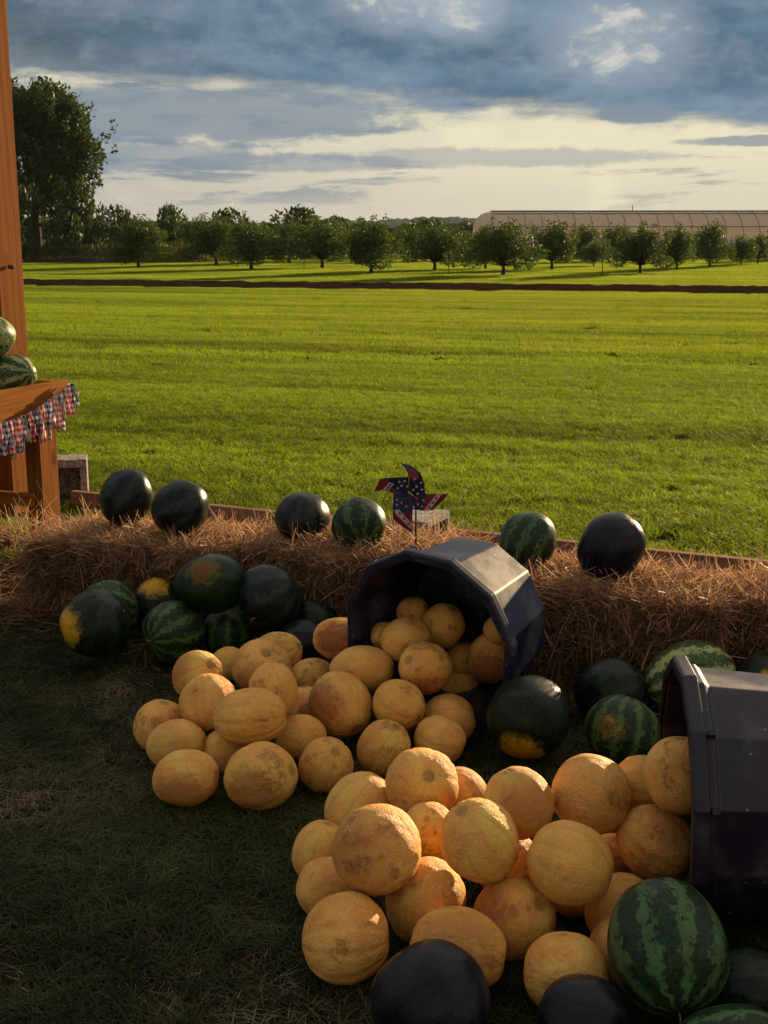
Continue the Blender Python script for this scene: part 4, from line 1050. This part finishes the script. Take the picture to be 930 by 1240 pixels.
blades = [
 dict(outer=[((395,300),0), ((345,250),-.012), ((350,160),-.03), ((330,110),-.022), ((290,68),-.005), ((365,88),-.012), ((420,130),-.022), ((447,200),-.02), ((452,275),-.004)],
      red=[((352,150),-.031), ((335,105),-.024), ((368,100),-.020), ((408,138),-.026), ((412,165),-.026), ((372,185),-.031)], stripe=None,
      stars=[(385,165,9),(425,190,9),(395,215,11),(430,235,10),(375,238,10),(403,262,11)]),
 dict(outer=[((395,300),0), ((345,300),-.008), ((345,160),-.014), ((262,158),-.024), ((190,165),-.022), ((162,175),-.014), ((122,262),-.002), ((185,243),-.014), ((250,265),-.02), ((300,290),-.012)],
      red=[((162,176),-.017), ((215,170),-.025), ((250,262),-.0225), ((185,242),-.018), ((124,261),-.004)], stripe=[((222,188),-.027), ((252,200),-.027), ((212,250),-.023), ((180,240),-.021)],
      stars=[(285,185,10),(320,180,10),(300,210,11),(335,215,9),(275,225,9)]),
 dict(outer=[((395,300),0), ((445,268),-.012), ((545,268),-.024), ((606,268),-.010), ((560,320),-.014), ((505,372),-.020), ((440,380),-.016), ((375,372),-.006)],
      red=[((458,270),-.019), ((545,267),-.0265), ((604,269),-.012), ((560,318),-.018), ((503,372),-.022), ((432,378),-.018)], stripe=[((520,270),-.029), ((556,268),-.029), ((482,368),-.025), ((445,372),-.022)],
      stars=[(405,330,10),(378,350,10),(430,345,9),(440,305,10)]),
 dict(outer=[((395,300),0), ((350,300),-.008), ((250,262),-.010), ((243,350),-.022), ((245,430),-.024), ((300,480),-.018), ((372,530),-.004), ((370,440),-.018), ((372,375),-.02), ((385,330),-.008)],
      red=[((244,372),-.026), ((246,430),-.027), ((300,480),-.021), ((370,528),-.008), ((368,400),-.023), ((290,375),-.025)], stripe=[((256,368),-.029), ((285,365),-.029), ((366,460),-.025), ((364,500),-.020), ((262,395),-.029)],
      stars=[(270,335,9),(300,320,9),(270,300,8),(330,345,9)]),
]
for bl in blades:
    mb = MB(); poly(mb, [pp(*q, dy) for q, dy in bl['outer']]); o = mb.build('blade', M_navy, pw)
    m2 = MB(); poly(m2, [pp(*q, dy - .0015) for q, dy in bl['red']]); m2.build('red_panel', M_red, o)
    m3 = MB()
    if bl['stripe']:
        poly(m3, [pp(*q, dy - .003) for q, dy in bl['stripe']])
        c0 = np.mean([q for q, dy in bl['stripe'][:2]], 0); c1_ = np.mean([q for q, dy in bl['stripe'][2:4]], 0)
        ms_ = MB()
        for f_ in (.2, .5, .8): qq = c0 + (c1_ - c0)*f_; star(ms_, qq[0], qq[1], 13, -.034)
        ms_.build('star_print', M_red, o)
    for X_, Y_, r_ in bl['stars']: star(m3, X_, Y_, r_, -.033)
    m3.build('white_print', M_white, o)
mb = MB(); mb.add(tube([(0, -.045, .2155), (0, .004, .2155)], [.008, .008], 10)); mb.build('hub', M_red, pw, True)

# ------------------------------------------------------------------ trees
def leaf_cloud(centers, radii, n, size, seed, tipbias=.6, droop=.0, aspect=2.2):
    r = np.random.default_rng(seed); C_ = np.array(centers); Rr = np.array(radii); w = Rr[:, 0]*Rr[:, 1]*Rr[:, 2]; w = w / w.sum()
    k = r.choice(len(C_), n, p=w); v = r.normal(size=(n, 3)); v /= np.linalg.norm(v, axis=1)[:, None]
    rad = r.random(n)**(1/3*tipbias) ; P_ = C_[k] + v*Rr[k]*rad[:, None]*(1 + .10*r.normal(size=(n, 1)))
    a = v + r.normal(0, .7, (n, 3)); a[:, 2] += .3 - droop; a /= np.linalg.norm(a, axis=1)[:, None]
    b_ = np.cross(a, r.normal(size=(n, 3))); b_ /= np.linalg.norm(b_, axis=1)[:, None]; s = (size*r.uniform(.6, 1.4, n))[:, None]
    V = np.stack([P_ - a*s*.5, P_ + b_*s/aspect*.5, P_ + a*s*.5, P_ - b_*s/aspect*.5], 1).reshape(-1, 3)
    Fq = np.arange(n*4).reshape(n, 4); tone = np.repeat(np.clip(r.random(n), 0, 1), 4)
    return V, Fq, tone
def twigs(mb_, base, tips, r0, seg=5):
    for t_ in tips:
        b0 = Vector(base); e = Vector(t_); m_ = (b0 + e)/2 + Vector((random.uniform(-.08, .08), random.uniform(-.08, .08), .05))*(e-b0).length
        mb_.add(tube([b0, m_, e], [r0, r0*.6, r0*.2], seg))
def orchard_proto(seed, H=2.6, W_=1.25, n=6500):
    random.seed(seed); cs = []; rs = []
    mb_ = MB(); mb_.add(tube([(0, 0, -.05), (.02, .01, .3), (0, .02, .6)], [.07, .05, .045], 8)); tips = []
    for i in range(17):
        an = i*2.4 + random.uniform(-.4, .4); u_ = (i + .5)/17; zz = H*(.20 + .60*u_); rr = W_*random.uniform(.45, .80)*(1 - .62*u_**1.6)*(.80 + .2*min(1, u_*5))
        cs.append((rr*math.cos(an), rr*math.sin(an), zz)); q = random.uniform(.20, .42)*W_/1.25; rs.append((q*1.05, q*1.05, q*.95)); tips.append(cs[-1])
    for i in range(16):       # upright shoots
        an = random.uniform(0, 6.28); rr = W_*random.uniform(.05, .78); zz = H*(random.uniform(.80, .98) - .30*(rr/W_)**1.5)
        cs.append((rr*math.cos(an), rr*math.sin(an), zz)); rs.append((.12, .12, random.uniform(.2, .42))); tips.append(cs[-1])
    cs.append((random.uniform(-.15, .15), 0, H*.48)); rs.append((W_*.40, W_*.40, H*.25))
    twigs(mb_, (0, 0, .45), tips, .03)
    V, Fq, tn = leaf_cloud(cs, rs, n, .105, seed)
    return np_mesh('crown', V, Fq, M_leaf, attrs={'tone': ('POINT', tn)}), py_mesh('trunk', mb_.V, mb_.F, M_bark, True)
protos = [orchard_proto(s) for s in range(401, 406)]; random.seed(12)
TREES = [ # x, y, height m, width m, label
 (-13.1, 67.5, 2.9, 1.35, 'leftmost orchard tree, round and leafy with a clear trunk beside the brush pile'),
 (-9.8, 73.8, 3.2, 1.75, 'broad orchard tree in the left group, partly behind its neighbour'),
 (-6.7, 63.8, 2.7, 1.25, 'orchard tree left of centre with a low spreading skirt of leaves'),
 (-6.1, 81.6, 3.1, 1.3, 'farther orchard tree behind the gap in the left group'),
 (-3.3, 67.5, 3.1, 1.45, 'tall bushy orchard tree with ragged upright tips, left of the centre tree'),
 (-.59, 56.1, 2.65, 1.40, 'wide fan shaped orchard tree near the middle with one drooping low branch'),
 (2.48, 62.1, 2.7, 1.25, 'orchard tree right of the middle, alone against the low hedge'),
 (5.28, 65.6, 2.6, .95, 'slim orchard tree half hidden behind the closest one'),
 (5.05, 53.5, 2.65, 1.15, 'closest orchard tree with a low branch touching the grass'),
 (8.47, 63.8, 2.75, 1.25, 'orchard tree in front of the left part of the tunnel greenhouse'),
 (11.39, 56.1, 2.75, 1.35, 'orchard tree on a thin bare trunk with a long shadow to its left'),
 (11.9, 71.6, 1.9, .85, 'small orchard tree left of the thin trunked one'),
 (14.8, 63.8, 2.7, 1.15, 'orchard tree just right of the thin trunked one'),
 (17.9, 69.5, 3.0, 1.15, 'narrow orchard tree with pointed tips near the right edge'),
 (20.9, 73.9, 2.2, .85, 'short orchard tree second from the right edge'),
 (23.3, 78.8, 2.0, .8, 'smallest orchard tree at the right edge'),
 (2.1, 86.0, 3.0, 1.3, 'far orchard tree seen between two trees in the middle'),
 (-12.6, 88.0, 3.4, 1.7, 'far dense orchard tree behind the leftmost one'),
 (16.2, 88.0, 3.1, 1.4, 'far orchard tree before the tunnel greenhouse at the right'),
 (-9.6, 91.0, 3.1, 1.5, 'far orchard tree in the dark left group, behind the broad one'),
 (-3.6, 90.0, 3.0, 1.4, 'far orchard tree just left of the fan shaped one'),
 (-.9, 88.5, 2.8, 1.3, 'far orchard tree hidden behind the fan shaped one'),
 (5.2, 90.0, 2.8, 1.2, 'far orchard tree in front of the rounded end of the tunnel greenhouse'),
 (13.4, 84.0, 2.9, 1.2, 'far orchard tree crowded against the thin trunked one on its left'),
]
root0 = None
for i, (x, y, h, w, lab) in enumerate(TREES):
    cm, tm = protos[(i*3 + 1) % 5]
    if i < 5:
        t = empty('orchard_tree', (x, y, 0), random.uniform(0, 6)); link('crown', cm, t); link('trunk', tm, t)
        cm_, tm_ = cm, tm
        if i == 0: srcs = []
        srcs.append(t)
    else:
        t = copy_tree(srcs[(i*2 + 1) % 5]); t.location = (x, y, 0); t.rotation_euler = (0, 0, random.uniform(0, 6))
    w *= (1.42 if x < 7 else 1.22) * random.uniform(.9, 1.12); h *= random.uniform(.86, 1.0) * (.93 if x > 7 else .97); t.scale = (w/1.2, w/1.2, h/2.6)
    tag(t, lab, 'tree', 'young orchard trees in rows')
# thin saplings
for (x, y, h, lab) in ((-4.16, 65.6, 1.3, 'thin staked sapling left of the tall bushy tree'), (3.01, 58.9, 1.0, 'short thin sapling right of the middle'), (8.85, 51.2, 1.9, 'thin sapling with sparse leaves left of the long shadow')):
    t = empty('sapling', (x, y, 0)); tag(t, lab, 'sapling', 'thin saplings between the orchard trees')
    mb = MB(); mb.add(tube([(0, 0, 0), (.02, 0, h*.5), (0, .02, h)], [.022, .016, .006], 6)); twigs(mb, (0, 0, h*.45), [(.2, .05, h*.75), (-.22, .1, h*.7), (.1, -.15, h*.9)], .01); mb.build('trunk', M_bark, t, True)
    V, Fq, tn = leaf_cloud([(0, 0, h*.72)], [(.30, .30, h*.28)], 130, .10, int(h*100)); link('crown', np_mesh('crown', V, Fq, M_leaf, attrs={'tone': ('POINT', tn)}), t)

# big broadleaf tree at the left
def big_tree(loc, H, W_, n, label, seed, size=.34):
    random.seed(seed); t = empty('broadleaf_tree', loc); tag(t, label, 'tree')
    mb_ = MB(); mb_.add(tube([(0, 0, -.2), (.1, 0, H*.12), (0, .1, H*.30), (.1, 0, H*.6)], [.45, .36, .30, .12], 10)); cs = []; rs = []; tips = []
    for i in range(58):
        u_ = random.random(); zz = H*(.37 + .58*u_); prof_ = math.sin(math.pi*min(1, .12 + u_*.80))**.62
        an = random.uniform(0, 6.28); rr = W_*prof_*random.uniform(.35, .86)
        cs.append((rr*math.cos(an), rr*math.sin(an), zz)); q = random.uniform(.75, 1.35)*W_/4.8; rs.append((q, q, q*random.uniform(.75, 1.15))); tips.append(cs[-1])
    for i in range(46):
        u_ = random.random(); zz = H*(.34 + .67*u_); prof_ = math.sin(math.pi*min(1, .10 + u_*.85))**.6
        an = random.uniform(0, 6.28); rr = W_*prof_*random.uniform(.92, 1.10)
        cs.append((rr*math.cos(an), rr*math.sin(an), min(zz, H*1.0))); rs.append((.28, .28, .55)); tips.append(cs[-1])
    twigs(mb_, (0, .1, H*.28), tips[:40], .11)
    V, Fq, tn = leaf_cloud(cs, rs, n, size, seed, .8)
    link('crown', np_mesh('crown', V, Fq, M_leaf_dark, attrs={'tone': ('POINT', tn)}), t); mb_.build('trunk', M_bark, t, True)
    return t
big_tree((-25.0, 91, 0), 12.3, 5.7, 42000, 'big dark broadleaf tree towering behind the stand at the left', 77)

# shrubs and low trees on the far side
def shrub_mesh(seed, mat, n=2400, size=.2, tall=1.):
    r = random.Random(seed); cs = []; rs = []
    for i in range(14):
        an = r.uniform(0, 6.28); rr = r.uniform(0, .85); cs.append((rr*math.cos(an), rr*math.sin(an), r.uniform(.25, .8)*tall)); q = r.uniform(.22, .4); rs.append((q, q, q*tall*.9))
    V, Fq, tn = leaf_cloud(cs, rs, n, size, seed); return np_mesh('foliage', V, Fq, mat, attrs={'tone': ('POINT', tn)})
SH = [shrub_mesh(501, M_leaf_dark, 2600, .13), shrub_mesh(502, M_leaf_dark, 2600, .13, 1.2), shrub_mesh(503, M_weeds, 2600, .12)]
mbs = MB(); twigs(mbs, (0, 0, 0), [(.4, .2, .5), (-.4, .1, .5), (.1, -.4, .6), (0, .3, .7)], .04); STEMS = py_mesh('stems', mbs.V, mbs.F, M_bark, True)
SHRUBS = [ # x, y, width, height, mesh, label
 (-25.5, 84, 3.4, 4.6, 0, 'dark shrub under the big tree, nearest the stand'),
 (-21.3, 88, 3.2, 4.3, 1, 'dark bushy shrub right below the big tree crown'),
 (-18.2, 92, 2.7, 3.6, 0, 'rounded shrub between the big tree and the leftmost orchard tree'),
 (-16.2, 96, 2.6, 3.2, 1, 'dark shrub right of the big tree'),
 (-13.5, 104, 3.6, 3.6, 0, 'wide dark shrub behind the reeds'),
 (-7.0, 106, 4.2, 3.3, 1, 'wide dark shrub behind the left orchard group'),
 (-1.8, 110, 4.0, 2.8, 0, 'low dark shrub behind the centre of the orchard'),
 (4.0, 112, 3.6, 2.6, 1, 'low shrub left of the tunnel greenhouse end'),
 (29.5, 92, 3.0, 2.4, 0, 'low shrub before the tunnel greenhouse at the right edge'),
]
for i, (x, y, w, h, mi, lab) in enumerate(SHRUBS):
    t = empty('shrub', (x, y, 0), i*1.3); link('foliage', SH[mi], t); link('stems', STEMS, t); t.scale = (w/1.15, w/1.15, h); tag(t, lab, 'shrub', 'shrubs beyond the orchard')
# continuous weedy hedge and reeds
def weed_band(name, pts_fn, n, size, mat, seed, aspect=3., up=.8):
    r = np.random.default_rng(seed); P_ = pts_fn(r, n); a = r.normal(0, .6, (n, 3)); a[:, 2] = np.abs(a[:, 2]) + up; a /= np.linalg.norm(a, axis=1)[:, None]
    b_ = np.cross(a, r.normal(size=(n, 3))); b_ /= np.linalg.norm(b_, axis=1)[:, None]; s = (size*r.uniform(.5, 1.4, n))[:, None]
    V = np.stack([P_ - a*s*.5, P_ + b_*s/aspect*.5, P_ + a*s*.5, P_ - b_*s/aspect*.5], 1).reshape(-1, 3)
    tag(link(name, np_mesh(name, V, np.arange(n*4).reshape(n, 4), mat, attrs={'tone': ('POINT', np.repeat(r.random(n), 4))})), kind='stuff')
def hedge_pts(r, n):
    x = r.uniform(-40, 50, n); h = np.where(x > 5, .55, 1.2) + .7*vnoise(x*.35 + 20, x*0 + 3, 21) + .4*vnoise(x*1.3 + 50, x*0 + 1, 22)
    return np.stack([x, 100 - .05*x + r.normal(0, .8, n), r.random(n)**.7*h], 1)
weed_band('weedy_hedge', hedge_pts, 42000, .22, M_weeds, 91)
def wood_pts(r, n):
    x = r.uniform(-60, 12, n); h = 2.1 + 1.4*vnoise(x*.22 + 20, x*0 + 9, 23) + .9*vnoise(x*.9 + 70, x*0 + 2, 24)
    return np.stack([x, 142 + r.normal(0, 1.5, n), r.random(n)**.7*h], 1)
weed_band('far_thicket', wood_pts, 30000, .5, M_leaf_dark, 92, 1.8, .2)
weed_band('tall_reeds', lambda r, n: np.stack([r.uniform(-16.5, -11.0, n), r.uniform(83, 88, n), r.random(n)*1.25], 1), 2600, .55, M_reeds, 93, 9., 2.5)
weed_band('tall_weeds', lambda r, n: np.stack([r.uniform(-27, -15, n), r.uniform(84, 88, n), r.random(n)*1.1], 1), 4500, .45, M_weeds, 94, 8., 2.)
# brush pile
mb = MB()
for i in range(110):
    c = Vector((random.uniform(-1.7, 1.7), random.uniform(-.5, .5), 0)); c.z = random.uniform(.05, .5)*(1 - abs(c.x)/2.2)
    d_ = Vector((random.gauss(0, 1), random.gauss(0, .5), random.gauss(0, .25))).normalized()*random.uniform(.3, .9); mb.add(tube([c - d_, c + d_], [random.uniform(.02, .05), .015], 5))
tag(mb.build('brush_pile', M_bark, None, True, (-20.4, 83.2, 0)), 'low brown pile of cut branches under the big tree at the left', 'brush pile')

# ------------------------------------------------------------------ tunnel greenhouse
gh = empty('tunnel_greenhouse', (10.2, 122, 0), -.03); tag(gh, 'long low tunnel greenhouse with dusty tan plastic cover and dark hoops', 'greenhouse')
M_film, N, b = basic('greenhouse_film', (.42, .33, .25), .45, .4)
co = N.new('ShaderNodeTexCoord').outputs['Object']; n = N.noise(co, .5, 5, .6); n2 = N.noise(N.vm('MULTIPLY', co, (1, 1, .2)), 3., 4)
film = N.mix(n, (.54, .45, .37), (.68, .58, .49)); film = N.mix(N.m('MULTIPLY', n2, .4), film, (.44, .36, .30)); N.set(b.inputs['Base Color'], film)
tr = N.new('ShaderNodeBsdfTranslucent', ins={'Color': (.85, .70, .56)}); ms = N.new('ShaderNodeMixShader', ins={0: .60, 1: b.outputs[0], 2: tr.outputs[0]})
N.l.new(ms.outputs[0], M_film.node_tree.nodes['Material Output'].inputs[0])
M_hoop, *_ = basic('hoop_steel', (.10, .08, .07), .5); M_skirt, *_ = basic('white_side_curtain', (.62, .60, .56), .6)
GW, GH_, GL = 4.6, 2.55, 46.
def arc(k, n_=14, s=1.):     # half circle-ish profile in y,z from the front eave up over to the back
    a = math.pi*k/n_; return (-GW*math.cos(a)*s, 1.55 + GH_*math.sin(a)*s)
n_ = 14; V = []; Fc = []; nb = 31
for i in range(nb):
    x = GL*i/(nb-1)
    for k in range(n_+1): yy, zz = arc(k); V.append((x, yy, zz - .03*math.sin(math.pi*((i*2) % 2)) + random.uniform(-.02, .02)))
for i in range(nb-1):
    for k in range(n_): a_ = i*(n_+1)+k; Fc.append((a_, a_+n_+1, a_+n_+2, a_+1))
link('plastic_cover', py_mesh('plastic_cover', V, Fc, M_film, True), gh)
# rounded left end
V = []; Fc = []
for j in range(6):
    q = j/5; xs_ = -1.6*math.sin(q*math.pi/2); s = math.cos(q*math.pi/2)*.55 + .45
    for k in range(n_+1): yy, zz = arc(k, s=s); V.append((xs_, yy, zz))
for j in range(5):
    for k in range(n_): a_ = j*(n_+1)+k; Fc.append((a_, a_+1, a_+n_+2, a_+n_+1))
link('end_cover', py_mesh('end_cover', V, Fc, M_film, True), gh)
mb = MB(); mb.add(tube([(0, arc(k)[0]*1.012, 1.55 + (arc(k)[1]-1.55)*1.012) for k in range(n_+1)], [.030]*(n_+1), 5)); HOOP = py_mesh('hoop', mb.V, mb.F, M_hoop, True)
for i in range(nb): link('hoop', HOOP, gh, (GL*i/(nb-1), 0, 0))
for k in (2, 5):
    yy, zz = arc(k); mb = MB(); mb.add(tube([(0, yy*1.02, 1.55+(zz-1.55)*1.02), (GL, yy*1.02, 1.55+(zz-1.55)*1.02)], [.035, .035], 5)); mb.build('purlin', M_hoop, gh, True)
o = box('side_curtain', (GL, .06, .85), M_skirt, gh, (GL/2, -GW - .02, .72), 0, 0); 
o = box('base_board', (GL, .08, .72), M_hoop, gh, (GL/2, -GW - .02, 0), 0, 0)
o = box('side_curtain', (GL, .06, .85), M_skirt, gh, (GL/2, GW + .02, .72), 0, 0)
box('end_wall', (.08, GW*.8, 1.9), M_skirt, gh, (-1.68, 0, .0), 0, 0)
box('vent', (.05, 2.1, .8), M_hoop, gh, (-1.75, -.2, .5), 0, 0)
box('shed_roof', (1.5, 1.6, .12), M_skirt, gh, (-2.6, -4.6, 1.55), 0, 0); box('shed_wall', (1.3, 1.4, 1.55), M_hoop, gh, (-2.6, -4.6, 0), 0, 0)
mb = MB(); mb.add(tube([(0, 0, 4.13), (GL, 0, 4.13)], [.11, .11], 6)); mb.build('ridge_cap', M_hoop, gh, True)
mb = MB(); mb.add(tube([(13.5, 0, GH_+1.55), (13.5, 0, GH_+2.2)], [.05, .03], 6)); mb.build('flue', M_hoop, gh, True)

# ------------------------------------------------------------------ evening air
m = bpy.data.materials.new('haze'); m.use_nodes = True; N = NT(m.node_tree); N.n.clear()
out = N.new('ShaderNodeOutputMaterial'); pv = N.new('ShaderNodeVolumePrincipled', ins={'Color': (.80, .86, .95), 'Density': .00006, 'Anisotropy': .3})
N.l.new(pv.outputs[0], out.inputs['Volume'])
me = py_mesh('haze', boxverts(-700, 900, -300, 1000, -3.0, 21.0), BOXF, m)
tag(link('haze', me), kind='stuff')
